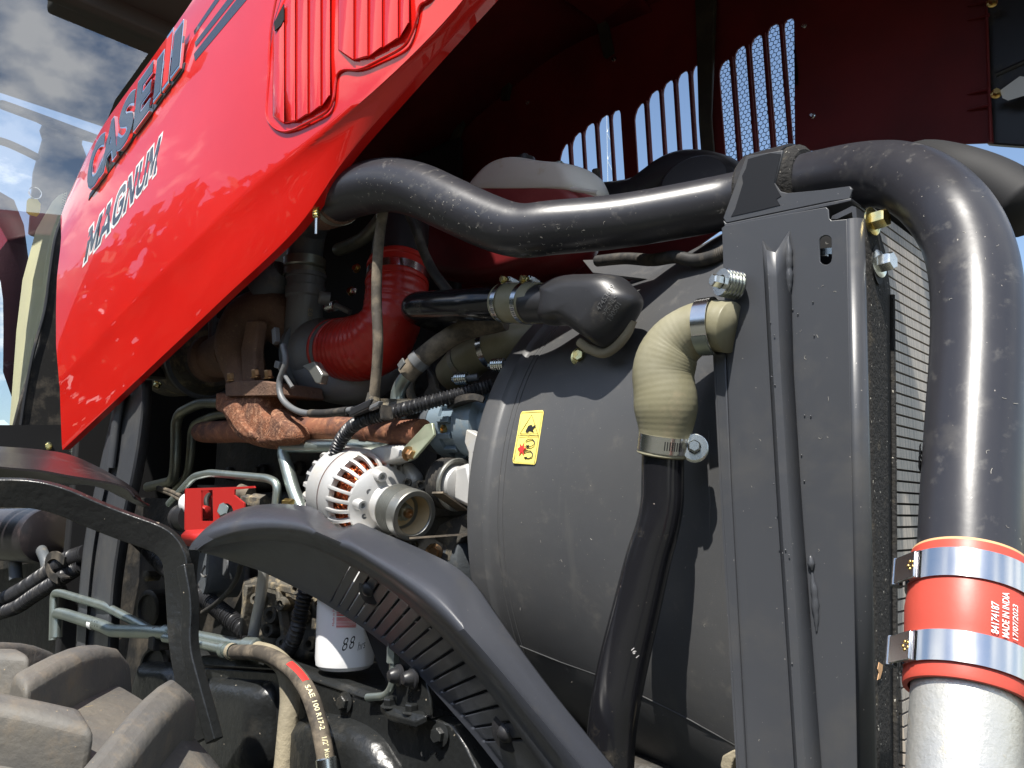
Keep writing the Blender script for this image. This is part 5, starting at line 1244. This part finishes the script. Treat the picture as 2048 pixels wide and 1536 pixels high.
for sgn, ph in ((1, .215), (-1, .215-math.pi/NL)):
    base = lug_mesh(sgn, 'lug'); base.rotation_euler = (0, ph, 0)
    for k in range(1, NL):
        o = bpy.data.objects.new('lug', base.data); COL.objects.link(o); o.parent = ty; o.location = base.location
        o.rotation_euler = (0, ph+2*math.pi*k/NL, 0); WL[o.name] = TC
        b = o.modifiers.new('bevel', 'BEVEL'); b.width = .020; b.segments = 4; b.limit_method = 'ANGLE'; b.angle_limit = math.radians(28)

# ================================================================ fender tip and its support bar
fd = thing('front_fender', 'glossy dark fender tip above the muddy tyre', 'fender', on(100, 990, d=1.6))
A = [(-60, 890), (20, 894), (80, 899), (135, 908), (185, 928), (230, 953), (258, 975), (267, 992)]
B = [(-60, 926), (20, 935), (80, 940), (135, 950), (185, 958), (230, 966), (255, 977), (268, 994)]
Cc = [(-60, 984), (20, 982), (60, 976), (110, 968), (160, 975), (205, 996), (240, 1012), (258, 1012)]
def drow(L, d): return resamp(crom([on(u, v, d=d) for u, v in L], 6), 40)
rA, rB2, rC = drow(A, 1.95), drow(B, 1.60), drow(Cc, 1.64)
grid('skin', [off(rA, .02, 0, -.01), rA, mid(rA, rB2, .35, -.004), mid(rA, rB2, .8, -.003), rB2, off(rB2, .001, 0, -.004), mid(rB2, rC, .35, .01), mid(rB2, rC, .8, .03), off(rC, .04)], m_burg, fd, 50, solid=.004)
fs_ = thing('fender_support', 'bent flat black steel bar carrying the fender', 'bracket', on(415, 1400, d=1.3))
Pb = fillet([on(-60, 985, d=1.40), on(90, 985, d=1.42), on(215, 1040, d=1.44), on(352, 1088, d=1.44), on(360, 1190, d=1.42), on(366, 1290, d=1.38), on(408, 1480, d=1.32)], .05, 8)
tube('bar', Pb, mpx(29, on(300, 1080, d=1.42)), m_frame, fs_, prof=[(-1, -.28), (1, -.28), (1, .28), (-1, .28)], up=(.25, -.3, 1), bevel=.002, smooth=40)
tube('bar_fold', [p+V((.004, -.004, 0)) for p in fillet([on(372, 1130, d=1.40), on(386, 1210, d=1.38), on(380, 1290, d=1.36), on(432, 1480, d=1.30)], .05, 8)], mpx(12, on(372, 1150, d=1.40)), m_frame, fs_, prof=[(-1, -1), (1, -1), (1, 1), (-1, 1)], bevel=.002)

# ================================================================ hood support rail and left-hand parts
hr_ = thing('support_rail', 'upright pressed grey-black support rail with long embossed grooves', 'rail', on(210, 1290, 1.05))
rows = []
for (f, dy) in ((0, .012), (.04, 0), (.22, 0), (.27, .010), (.40, .012), (.45, .002), (.56, 0), (.60, .0), (.74, -.006), (.80, .0), (1.0, .03)):
    L = [(232+f*72, 760), (222+f*80, 830), (200+f*90, 930), (172+f*90, 1060), (158+f*86, 1180), (150+f*86, 1320)]
    rows.append(resamp(crom([on(u, v, .92+dy) for u, v in L], 5), 30))
grid('rail', rows, m_panel, hr_, 40, solid=.005)
tube('groove_emboss', crom([on(u, v, .918) for u, v in ((243, 790), (232, 850), (221, 935))], 6), .018, m_panel, hr_, 14, prof=[(.6*math.cos(a), math.sin(a)) for a in [i*math.pi/7 for i in range(14)]])
p = on(316, 766, 1.07); bolt('rail_bolt', p, (0, -.4, -1), .010, .016, m_gold, hr_, 1.3)
lathe('rail_mount', on(312, 748, 1.10), (0, 0, 1), [(-.012, .02), (-.012, .032), (.012, .032), (.014, .02), (.03, .008), (.03, .0005)], m_rubber, hr_, 20)
hb = thing('hydraulic_coupling', 'pair of small silver hose couplings behind the fender tip', 'coupling', on(160, 910, 1.1))
for (u, w) in ((148, 12), (174, 12)):
    lathe('ferrule', on(u, 900, 1.1), V((.05, 0, 1)), [(-.03, .010), (-.012, .011), (-.01, .016), (.03, .017), (.034, .013), (.05, .008), (.12, .008)], m_bolt, hb, 18)
dr = thing('dryer_tank', 'matt black cylindrical tank below the support bar', 'tank', on(50, 1130, 1.05))
lathe('tank', on(100, 1072, 1.05), on(-80, 1066, 1.00)-on(100, 1072, 1.05), [(0, .0005), (.001, .06), (.012, .094), (.03, .098), (1.2, .098)], m_burg, dr, 40)
cw = thing('canvas_wrap', 'sandy canvas sleeve with yellow stitching beside the support rail', 'sleeve', on(140, 1120, 1.1))
rc = random.Random(21); rows = []
ring = [(72, 975), (110, 955), (170, 960), (190, 1010), (185, 1060), (165, 1085), (125, 1105), (95, 1090), (78, 1040)]
for dy, s in ((0, .86), (-.01, .98), (.03, 1.0), (.12, 1.02), (.2, .9)):
    rr_ = []
    for u, v in ring+[ring[0]]:
        cu, cv = 132, 1030; rr_.append(on(cu+(u-cu)*s, cv+(v-cv)*s, 1.12+dy)+V((rc.uniform(-.003, .003), rc.uniform(-.004, .004), rc.uniform(-.003, .003))))
    rr_[-1] = rr_[0].copy(); rows.append(rr_)
plate('sleeve_front', [p for p in rows[0][:-1]], [], V((0, .01, 0)), m_canvas, cw)
grid('sleeve_side', rows, m_canvas, cw, 80)
D = dense([on(88, 962, 1.105), on(104, 1020, 1.105), on(112, 1085, 1.105)], .008)
for a, b in zip(D[::2], D[1::2]): tube('stitch', [a, a.lerp(b, .8)], .0013, m_stitch, cw, 5)
for (nm, lb_, lst, rp) in (('corrugated_conduit', 'upper ribbed conduit leading to the support rail', [(-20, 1212, .98), (40, 1182, .98), (90, 1150, .98), (130, 1122, .98), (175, 1105, 1.0)], 15), ('corrugated_conduit', 'lower ribbed conduit with its dark sheath under a rubber clip', [(-20, 1232, .97), (30, 1216, .97), (70, 1190, .97), (110, 1165, .97), (165, 1130, 1.0)], 13), ('corrugated_conduit', 'ribbed conduit slanting behind the fender support down to the casting', [(262, 1068, 1.08), (290, 1092, 1.07), (325, 1130, 1.06), (370, 1172, 1.05), (420, 1205, 1.05), (470, 1245, 1.05), (510, 1278, 1.05)], 15), ('corrugated_conduit', 'fat ribbed conduit dropping past the oil filter', [(612, 1180, .96), (602, 1225, .96), (592, 1265, .96), (575, 1300, .97), (545, 1312, 1.0)], 15)):
    line(nm, lb_, 'conduit', lst, rp, m_plastic, smoothp=True, corr=.0085, group='ribbed conduits')
cb = thing('cable_clip', 'wide rubber clip holding two conduits together', 'clip', on(120, 1150, .95))
tube('loop', crom([on(u, v, .95) for u, v in ((118, 1160), (102, 1150), (94, 1130), (98, 1115), (112, 1110), (130, 1122))], 6), .012, m_rubber, cb, 8, prof=[(-.25, -1), (.25, -1), (.25, 1), (-.25, 1)], up=(0, -1, 0))
box('tail', on(125, 1152, .95), V((.03, 0, -.004)), V((0, .012, 0)), V((0, 0, .003)), m_rubber, cb, .001)
for (nm, lb_, lst, rp, m) in (('elbow_fitting', 'dark steel elbow hanging below the black tank', [(22, 1105, 1.03), (30, 1120, 1.03), (32, 1160, 1.03)], 12, m_cast), ('elbow_fitting', 'dark steel elbow with hex nut beside the canvas sleeve', [(58, 1098, 1.04), (80, 1095, 1.03), (92, 1120, 1.02), (96, 1150, 1.02)], 11, m_cast)):
    line(nm, lb_, 'fitting', lst, rp, m, 14, .02)
# steel steering lines
def steel(lb_, lst, rp, r=.02, parts=()):
    t_, Q, rad = line('steering_line', lb_, 'pipe', lst, rp, m_zinc, 16, r, group='steel steering lines'); return t_, Q, rad
steel('upper thin steel line with a square drop above the tyre', [(106, 1280, .92), (108, 1186, .92), (122, 1186, .92), (212, 1213, .92), (305, 1262, .93), (335, 1272, .93)], 8.5)
s2, Q2, r2 = steel('thicker steel line with barcode label above the tyre', [(112, 1275, .90), (113, 1226, .90), (128, 1228, .90), (205, 1252, .90), (225, 1262, .90), (300, 1264, .91), (345, 1268, .92)], 12)
lathe('paper_label', on(188, 1248, .90), (on(200, 1251, .90)-on(180, 1245, .90)), [(-.012, r2+.0004), (.012, r2+.0004)], m_lblw, s2, 20, close=False)
for k in range(3):
    for j in range(2): box('label_mark', on(184+k*5, 1242+j*9+k, .90-r2/.7-.003), V((.0012, 0, 0)), V((0, .0004, 0)), V((0, 0, .0014)), m_ink, s2, 0)
s3, Q3, r3 = steel('zinc line ending in a crimped hose ferrule right of the fender support', [(330, 1262, .92), (392, 1274, .92), (470, 1290, .92), (508, 1296, .92)], 14)
lathe('ferrule', on(500, 1296, .92), (on(540, 1304, .92)-on(500, 1296, .92)), [(-.012, r3), (-.010, r3*1.5), (.030, r3*1.6), (.034, r3*1.2)], m_zinc, s3, 24)
s4, Q4, r4 = steel('slim zinc line with collar and label beside the crimped ferrule', [(330, 1276, .90), (392, 1286, .90), (445, 1298, .90), (470, 1304, .90)], 10)
lathe('collar', on(452, 1300, .90), (on(480, 1306, .90)-on(452, 1300, .90)), [(-.010, r4*1.1), (-.009, r4*1.6), (.006, r4*1.6), (.006, r4*1.35), (.026, r4*1.4), (.028, r4)], m_zinc, s4, 24)
lathe('paper_label', on(464, 1303, .90), (on(480, 1306, .90)-on(452, 1300, .90)), [(-.004, r4*1.62), (.008, r4*1.62)], m_canvas, s4, 24, close=False)
pc = thing('pipe_clamp_block', 'small dark clamp block gripping the steel lines', 'clamp', on(315, 1285, .92))
box('block', on(318, 1282, .92), V((.016, 0, -.003)), V((0, .02, 0)), V((0, 0, .018)), m_rubber, pc, .003)
bolt('clamp_screw', on(312, 1262, .91), V((-.1, -.3, 1)), .007, .01, m_alud, pc)
# rubber hoses
hz, Qh, rh_ = line('hydraulic_hose', 'printed brown-black hydraulic hose bending down to a crimped end', 'hose', [(470, 1304, .90), (520, 1306, .88), (560, 1322, .87), (595, 1352, .86), (620, 1392, .85), (636, 1440, .845), (646, 1485, .84), (652, 1520, .84), (656, 1560, .84)], 17, m_dusthose, 22, smoothp=True)
text('printed_text', 'SAE 100 R17-2   1/2" Max. W', None, None, None, m_yprint, hz, bold=.012, warp=lambda x, y: on_hose(Qh, rh_, .475+.445*x, .25+.55*(y-.5)))
mk('red_flash', [on_hose(Qh, rh_, .325+.125*i/8, o_, .0005) for o_ in (.05, .35, .65, .9) for i in range(9)], [(r*9+i, r*9+i+1, (r+1)*9+i+1, (r+1)*9+i) for r in range(3) for i in range(8)], m_redink, hz, 60)
lathe('crimped_end', on(653, 1528, .84), (on(656, 1560, .84)-on(652, 1520, .84)), [(-.010, rh_), (-.008, rh_*1.15), (.05, rh_*1.15)], m_bolt, hz, 22)
line('return_hose', 'sand coloured thick return hose hanging beside the chassis', 'hose', [(515, 1302, .90), (545, 1312, .90), (572, 1340, .90), (580, 1390, .90), (576, 1450, .89), (566, 1560, .88)], 20, m_canvas, 22, smoothp=True)
line('drain_tube', 'pale tube leaning across the dirty casting', 'pipe', [(528, 1140, .97), (522, 1190, .97), (512, 1240, .97), (503, 1290, .97)], 11, m_silpaint, 16, smoothp=True)
line('control_cable', 'thin black cable looping under the splash guard', 'cable', [(482, 1128, .93), (474, 1155, .94), (455, 1185, .96), (428, 1210, .98), (405, 1225, 1.0)], 5, m_rubber, 10, smoothp=True)
st_ = thing('starter_motor', 'dark grey round starter housing under the tip of the guard', 'starter', on(450, 1180, 1.05))
lathe('housing', on(430, 1135, 1.08), V((-.3, -1, .05)), [(-.06, .075), (.02, .078), (.03, .074), (.034, .04), (.036, .0005)], m_cast, st_, 40)
lathe('window', on(452, 1130, 1.035), V((-.3, -1, .05)), [(0, .026), (.004, .026), (.004, .0005)], m_alud, st_, 24)
tube('hook', crom([on(410, 1132, .99), on(403, 1146, .99), on(408, 1154, .99), on(413, 1150, .99)], 5), .0028, m_alud, st_, 8)
pl_ = thing('plug_disc', 'round black core plug low on the engine side', 'plug', on(295, 1220, 1.1))
lathe('disc', on(295, 1218, 1.12), V((.2, -1, 0)), [(-.06, .056), (.0, .056), (.004, .05), (.004, .042), (-.004, .038), (-.004, .0005)], m_block, pl_, 36)
lathe('bolt_boss', on(292, 1152, 1.1), V((.2, -1, 0)), [(-.04, .016), (.0, .016), (.003, .010), (.003, .0005)], m_dirtcast, pl_, 16)
# ================================================================ chassis below
ch = thing('chassis_frame', 'black cast chassis beam under the filter with dust and scratches', 'chassis', on(700, 1536, .95))
plate('beam_face', [on(395, 1335, .92), on(560, 1345, .92), on(700, 1385, .92), on(850, 1435, .92), on(905, 1450, .92), on(935, 1500, .92), on(1000, 1640, .92), on(300, 1640, .92), on(300, 1340, .92)], [], V((0, .25, .0)), m_frame, ch, bevel=.014)
plate('beam_ledge', [on(400, 1312, .925), on(560, 1322, .925), on(700, 1372, .925), on(860, 1425, .925), on(862, 1440, .915), on(700, 1390, .915), on(560, 1342, .915), on(400, 1332, .915)], [], V((0, .03, .0)), m_frame, ch, bevel=.004)
for (u, v, r, y) in ((690, 1480, 60, .92), (480, 1440, 70, .93), (700, 1560, 50, .9), (350, 1380, 60, .95)):
    p = on(u, v, y); R_ = mpx(r, p)
    lathe('casting_bulge', p+V((0, R_*.55, 0)), V((.15, -1, .2)), [(0, R_*1.3), (R_*.3, R_*1.15), (R_*.55, R_*.8), (R_*.68, R_*.4), (R_*.7, .0005)], m_frame, ch, 32, 70)
pillow('casting_bulge', [(432, 1352), (500, 1356), (556, 1366), (562, 1430), (548, 1545), (440, 1560), (424, 1450)], .93, .02, .05, m_frame, ch, flat=.55)
pillow('casting_bulge', [(596, 1440), (660, 1425), (740, 1450), (790, 1500), (800, 1570), (600, 1570)], .925, .02, .045, m_frame, ch, flat=.5)
pillow('casting_bulge', [(300, 1322), (380, 1330), (405, 1372), (395, 1430), (320, 1440), (285, 1390)], .93, .02, .05, m_frame, ch, flat=.5)
plate('brace_plate', [on(612, 1405, .90), on(640, 1412, .90), on(720, 1560, .89), on(650, 1560, .89)], [], V((0, .006, 0)), m_frame, ch, bevel=.002)
for (u, v) in ((690, 1405), (640, 1480), (880, 1470)): bolt('frame_bolt', on(u, v, .915), V((.1, -1, .1)), .012, .012, m_frame, ch, 1.5)
lathe('casting_recess', on(310, 1335, .93), V((.2, -1, .1)), [(0, .05), (.01, .046), (.01, .040), (-.02, .034), (-.02, .0005)], m_frame, ch, 28)
plate('bolt_plate', [on(766, 1404, .905), on(850, 1424, .905), on(853, 1432, .89), on(830, 1443, .885), on(775, 1428, .885), on(760, 1412, .895)], [], V((0, 0.002, -.010)), m_frame, ch, bevel=.002)
for (u, v) in ((780, 1412), (823, 1424)): bolt('plate_bolt', on(u, v, .90), V((.05, -.1, 1)), .011, .014, m_frame, ch, 1.4)
lb2 = thing('guard_stay', 'black steel stay with two domed bolts under the splash guard', 'bracket', on(820, 1420, .9))
pplate('stay', [(792, 1350), (800, 1310), (850, 1345), (860, 1400), (862, 1432), (792, 1415)], .905, .006, m_frame, lb2, bevel=.002)
for (u, v) in ((800, 1350), (828, 1356)):
    lathe('domed_bolt', on(u, v, .90), V((-.25, -1, 0)), [(0, .017), (.004, .017), (.006, .013), (.014, .012), (.020, .008), (.022, .0005)], m_plastic, lb2, 20)
line('steel_elbow', 'pale zinc elbow tube rising beside the guard stay', 'pipe', [(735, 1395, .91), (772, 1392, .91), (786, 1370, .91), (786, 1290, .91)], 8, m_zinc, 14, .03)
lathe('elbow_nut', on(786, 1300, .91), (0, 0, 1), [(-.02, .011), (.02, .011)], m_zinc, None, 6)
bpy.data.objects['elbow_nut'].parent = bpy.data.objects['steel_elbow']; bpy.data.objects['elbow_nut'].location -= WL['steel_elbow']
pan = thing('oil_pan', 'black sump wall behind the chassis beam', 'oil pan', (-1.5, 1.3, .6))
box('sump', (-1.6, 1.32, .75), (.95, 0, 0), (0, .20, 0), (0, 0, .28), m_block, pan, .03)
gb = thing('gear_housing', 'greasy dark gear housing between tyre and engine', 'housing', on(200, 1240, 1.2))
plate('housing_wall', [on(-160, 985, 1.25), on(480, 1000, 1.25), on(520, 1420, 1.15), on(-160, 1500, 1.15)], [], V((0, .05, 0)), m_block, gb, bevel=.01)

# ================================================================ cab behind the hood
def mglass():
    m = bpy.data.materials.new('windscreen glass'); m.use_nodes = True; N, L = m.node_tree.nodes, m.node_tree.links
    N.clear(); o = N.new('ShaderNodeOutputMaterial'); t = N.new('ShaderNodeBsdfTransparent'); t.inputs[0].default_value = (.93, .96, .95, 1)
    g_ = N.new('ShaderNodeBsdfGlossy'); g_.inputs['Roughness'].default_value = .004; g_.inputs[0].default_value = (.95, .97, 1, 1)
    x = N.new('ShaderNodeMixShader'); fr_ = N.new('ShaderNodeFresnel'); fr_.inputs[0].default_value = 1.5
    a = N.new('ShaderNodeMath'); a.operation = 'ADD'; a.inputs[1].default_value = .20; L.new(fr_.outputs[0], a.inputs[0])
    L.new(a.outputs[0], x.inputs[0]); L.new(t.outputs[0], x.inputs[1]); L.new(g_.outputs[0], x.inputs[2]); L.new(x.outputs[0], o.inputs[0]); return m
m_glass = mglass()
m_headliner = mat('cab headliner', (0.055, 0.053, 0.045), 0.9)
m_seat = mat('maroon seat cloth', (0.055, 0.018, 0.030), 0.8, bump=(90, .3, .004))
m_wheel = mat('grey steering wheel', (0.075, 0.078, 0.080), 0.5)
CX = -3.30
cab = thing('cab', 'tractor cab front with cloud-reflecting windscreen behind the hood', 'cab', (CX, 1.4, 1.2))
gl = [on(-140, 895, X=CX), on(60, 880, X=CX), on(92, 640, X=CX), on(126, 470, X=CX), on(160, 380, X=CX), on(230, 200, X=CX), on(460, -120, X=CX+0), on(-140, -120, X=CX)]
n_ = len(gl)
mk('windscreen', gl, [tuple(range(n_))], m_glass, cab, 0)
fr = [on(u, v, X=CX-.012) for u, v in ((128, 470), (160, 385), (150, 560), (140, 900), (34, 900), (60, 770), (88, 640))]
plate('frit_border', fr, [], V((-.006, 0, 0)), m_dark, cab)
cu_ = [(18, 880), (26, 760), (36, 620), (55, 510), (82, 438), (108, 400), (134, 384), (126, 430), (104, 560), (82, 660), (58, 770), (34, 890)]
rows = [[on(u, v, X=CX-.020) for u, v in ((134, 384), (124, 470), (104, 560), (82, 660), (58, 770), (34, 890))], [on(u, v, X=CX-.12) for u, v in ((118, 390), (96, 470), (72, 560), (56, 660), (42, 770), (26, 890))], [on(u, v, X=CX-.30) for u, v in ((104, 404), (72, 460), (45, 560), (33, 660), (25, 770), (16, 890))]]
grid('cream_trim', rows, m_cream, cab, 60)
# dotted edge of the frit
gdots = []
for i in range(70):
    f = i/69
    if f < .25: t = f/.25; u, v = 134-8*t, 384+86*t
    else: t = (f-.25)/.75; u, v = 126-92*t, 470+420*t
    for k in range(2):
        p = on(u-3-k*4, v+(k % 2)*3, X=CX-.0115); gdots.append(lathe_geo(p, (1, 0, 0), [(0, mpx(1.7-.5*k, p)), (.0004, .0001)], 6))
vs, fs = ngeo(gdots); dd = mk('frit_dots', vs, fs, m_dark, cab, 0); dd['kind'] = 'stuff'
pil = [on(u, v, X=CX+.03) for u, v in ((134, 410), (150, 420), (150, 900), (34, 905), (64, 760), (96, 620), (112, 520), (122, 450))]
plate('pillar', [on(u, v, X=CX+.02) for u, v in ((130, 425), (160, 420), (160, 880), (22, 872), (40, 800), (78, 690), (92, 600), (104, 520), (115, 455))], [], V((-.02, .0, 0)), m_rubber, cab, bevel=.004)
tube('pillar_seal', crom([on(u, v, X=CX+.024) for u, v in ((128, 425), (110, 480), (98, 560), (90, 620), (68, 700), (52, 780), (40, 860))], 5), .006, m_plastic, cab, 8)
plate('cowl', [on(-160, 850, X=CX+.06), on(160, 850, X=CX+.06), on(160, 1000, X=CX+.06), on(-160, 1000, X=CX+.06)], [], V((-.03, 0, 0)), m_dark, cab)
bolt('cowl_screw', on(96, 892, X=CX+.06), (1, -.3, 0), .010, .008, m_gold, cab)
box('roof', (-3.77, 1.45, 3.46), (.52, 0, 0), (0, .95, 0), (0, 0, .05), m_headliner, cab, .01)
box('roof_visor', on(380, 12, X=CX+.15), (.12, 0, 0), (0, .42, 0), (0, 0, .05), m_headliner, cab, .02)
sw_ = thing('steering_column', 'grey steering wheel and column seen through the windscreen', 'steering wheel', on(120, 400, X=-3.75))
sc = on(128, 255, X=-3.75); sax = V((.42, .05, .9)).normalized()
ring = lathe_geo(sc, sax, [(0, 1), (0, 1)], 40)[0][:40]
rg = [sc+(p-sc).normalized()*.235 for p in ring]
tube('rim', rg+[rg[0]], .020, m_wheel, sw_, 12)
lathe('hub', sc-sax*.05, sax, [(-.06, .05), (0, .085), (.04, .08), (.05, .04), (.05, .001)], m_wheel, sw_, 24)
for a in (.6, 2.5, 4.4):
    k = int(a/(2*math.pi)*40); tube('spoke', [sc-sax*.02, rg[k]], [.032, .02], m_wheel, sw_, 8, prof=[(-.4, -1), (.4, -1), (.4, 1), (-.4, 1)], up=tuple(sax))
tube('column', [sc-sax*.04, on(128, 350, X=-3.78), on(135, 470, X=-3.8)], [.07, .12, .15], m_wheel, sw_, 20)
tube('stalk', crom([on(75, 315, X=-3.72), on(45, 300, X=-3.7), on(10, 285, X=-3.7), on(-30, 275, X=-3.7)], 5), .016, m_wheel, sw_, 10)
ky = thing('key_fob', 'yellow key tag hanging on a steel ring inside the windscreen', 'key tag', on(66, 430, X=-3.6))
kr = on(70, 386, X=-3.6)
lathe('ring', kr, V((1, .4, 0)), [(-.001, .024), (0, .026), (.001, .024)], m_chrome, ky, 24, close=False)
tube('ring_wire', [kr+V((0, .024*math.cos(a), .024*math.sin(a))) for a in [i*math.pi/10 for i in range(21)]], .0016, m_chrome, ky, 6)
plate('tag', [on(u, v, X=-3.6) for u, v in ((58, 396), (76, 399), (82, 408), (80, 426), (74, 433), (58, 429), (53, 424), (54, 402))], [], V((-.006, 0, 0)), m_tag, ky, bevel=.002)
st2 = thing('operator_seat', 'dark maroon seat shape behind the windscreen', 'seat', on(0, 800, X=-3.9))
rows = []
for s, d in ((1, 0), (.97, .05), (.8, .09), (.4, .11)):
    rows.append([on(-30+(u+30)*s, 640+(v-640)*s, X=-3.9+d) for u, v in ((-150, 440), (-80, 388), (-10, 378), (28, 400), (48, 450), (60, 540), (62, 700), (60, 900))])
grid('backrest', rows, m_seat, st2, 70)

# ================================================================ lint, straw and the added trees behind the camera
def lint(parent, name, pos, n, size, m, seed, curl=.5):
    """fine fibres lying on a surface: pos(rnd) gives a point and two tangents"""
    r = random.Random(seed); G = []
    for i in range(n):
        p, a, b = pos(r)
        ang = r.uniform(0, 6.283); l = size*r.uniform(.4, 1.4); d = a*math.cos(ang)+b*math.sin(ang); e = a*math.cos(ang+1.57)+b*math.sin(ang+1.57)
        k = r.uniform(-curl, curl)
        P = [p+d*(l*t)+e*(l*k*4*t*(1-t)) for t in (0, .33, .66, 1)]
        G.append(sweep_geo(P, r.uniform(.00012, .00024), 4))
    vs, fs = ngeo(G); o = mk(name, vs, fs, m, parent, 60); o['kind'] = 'stuff'; return o
m_lint = mat('pale lint', (0.42, 0.40, 0.35), 0.8)
m_straw = mat('dry straw', (0.46, 0.35, 0.17), 0.7)
CPs = crom(Cpath, 8); CRs = crom_f(Rm, 8)
def on_pipe(lo, hi, a_lo, a_hi):
    def f(r):
        i = r.randint(lo, hi); p = CPs[i]; t = (CPs[i+1]-CPs[i-1]).normalized(); v = CAM-p; v = (v-t*v.dot(t)).normalized(); b = t.cross(v)
        if b.z < 0: b = -b
        a = r.uniform(a_lo, a_hi); n = v*math.cos(a)+b*math.sin(a)
        return p+t*r.uniform(-.004, .004)+n*(CRs[i]+.0004), t, t.cross(n)
    return f
lint(cpo, 'lint_fibres', on_pipe(14, 62, -1.1, .3), 130, .0042, m_lint, 31)
lint(cpo, 'lint_fibres', on_pipe(120, 165, -.8, .9), 14, .0042, m_lint, 32)
def on_flange(r):
    v = r.uniform(560, 1536); p = fpt(v, r.uniform(.1, .95))+V((.0008, 0, 0)); return p, V((0, 1, 0)), V((0, 0, 1))
lint(sp, 'lint_fibres', on_flange, 200, .0040, m_lint, 33)
def on_tread(r):
    a = r.uniform(-.1, .75); y = r.uniform(-.10, .10); return TC+V((math.sin(a)*(TR+.006), y, math.cos(a)*(TR+.006))), V((0, 1, 0)), V((math.cos(a), 0, -math.sin(a)))
lint(ty, 'straw_bits', on_tread, 40, .018, m_straw, 34, .2)
def on_sheet(r):
    return on(r.uniform(1500, 1690), r.uniform(480, 1536), YP-.0004), V((1, 0, 0)), V((0, 0, 1))
lint(fsh, 'lint_fibres', on_sheet, 22, .004, m_lint, 35)
def on_shl(r):
    p = on_sh(r.uniform(1040, 1420), r.uniform(750, 1500), .0006); return p, V((1, 0, 0)), V((0, 0, 1))
lint(sh, 'lint_fibres', on_shl, 36, .004, m_lint, 36)
# slender lattice mast far off, seen through a vent slot
ms = thing('lattice_mast', 'slender lattice radio mast far off behind the vent slots', 'mast', on(1234, 1040, d=42)*1.0)
MB_ = on(1236, 1040, d=42); MT = V((MB_.x, MB_.y, 24.0)); rt_ = V((.73, .68, 0))
for s_ in (-1, 1): tube('rail', [V((MB_.x, MB_.y, 0))+rt_*.24*s_, MT+rt_*.16*s_], .022, m_bolt, ms, 6)
for k in range(30):
    za, zb = k*.8, (k+1)*.8; w = .24-.08*k/30; s_ = 1 if k % 2 else -1
    tube('lattice_bar', [V((MB_.x, MB_.y, za))+rt_*w*s_, V((MB_.x, MB_.y, zb))-rt_*w*s_], .012, m_bolt, ms, 5)
# unseen tree row behind the camera, added to darken hood and pipe reflections
m_added_leaf = mat('added unseen tree leaves', (0.030, 0.045, 0.016), 0.7, var=(.6, (0.05, 0.065, 0.022), .4, .6))
rt = random.Random(77); vs, fs = [], []
for k in range(46):
    az = math.radians(182+k*3.2+rt.uniform(-1.0, 1.0)); dist = rt.uniform(26, 34); c = V((math.cos(az)*dist, math.sin(az)*dist, 0))
    hgt = rt.uniform(7.0, 13.0); rad = rt.uniform(2.6, 4.0)
    for j in range(420):
        th = rt.uniform(0, 6.283); z = rt.uniform(.05, 1)**.8; rr2 = rad*math.sqrt(max(.02, 1-(abs(z-.5)*1.8)**2))*rt.uniform(.5, 1.05)
        p = c+V((math.cos(th)*rr2, math.sin(th)*rr2, z*hgt)); s_ = rt.uniform(.3, .7)
        n = V((rt.uniform(-1, 1), rt.uniform(-1, 1), rt.uniform(-1, 1))).normalized(); a = n.orthogonal().normalized()*s_; b = n.cross(a)
        o = len(vs); vs += [p+a, p+b, p-a*.8, p-b]; fs.append((o, o+1, o+2, o+3))
tl_ = mk('added_treeline', vs, fs, m_added_leaf, None, 0); tl_['kind'] = 'stuff'; tl_['label'] = 'unseen tree row added to darken the red hood reflection'; tl_['category'] = 'trees'
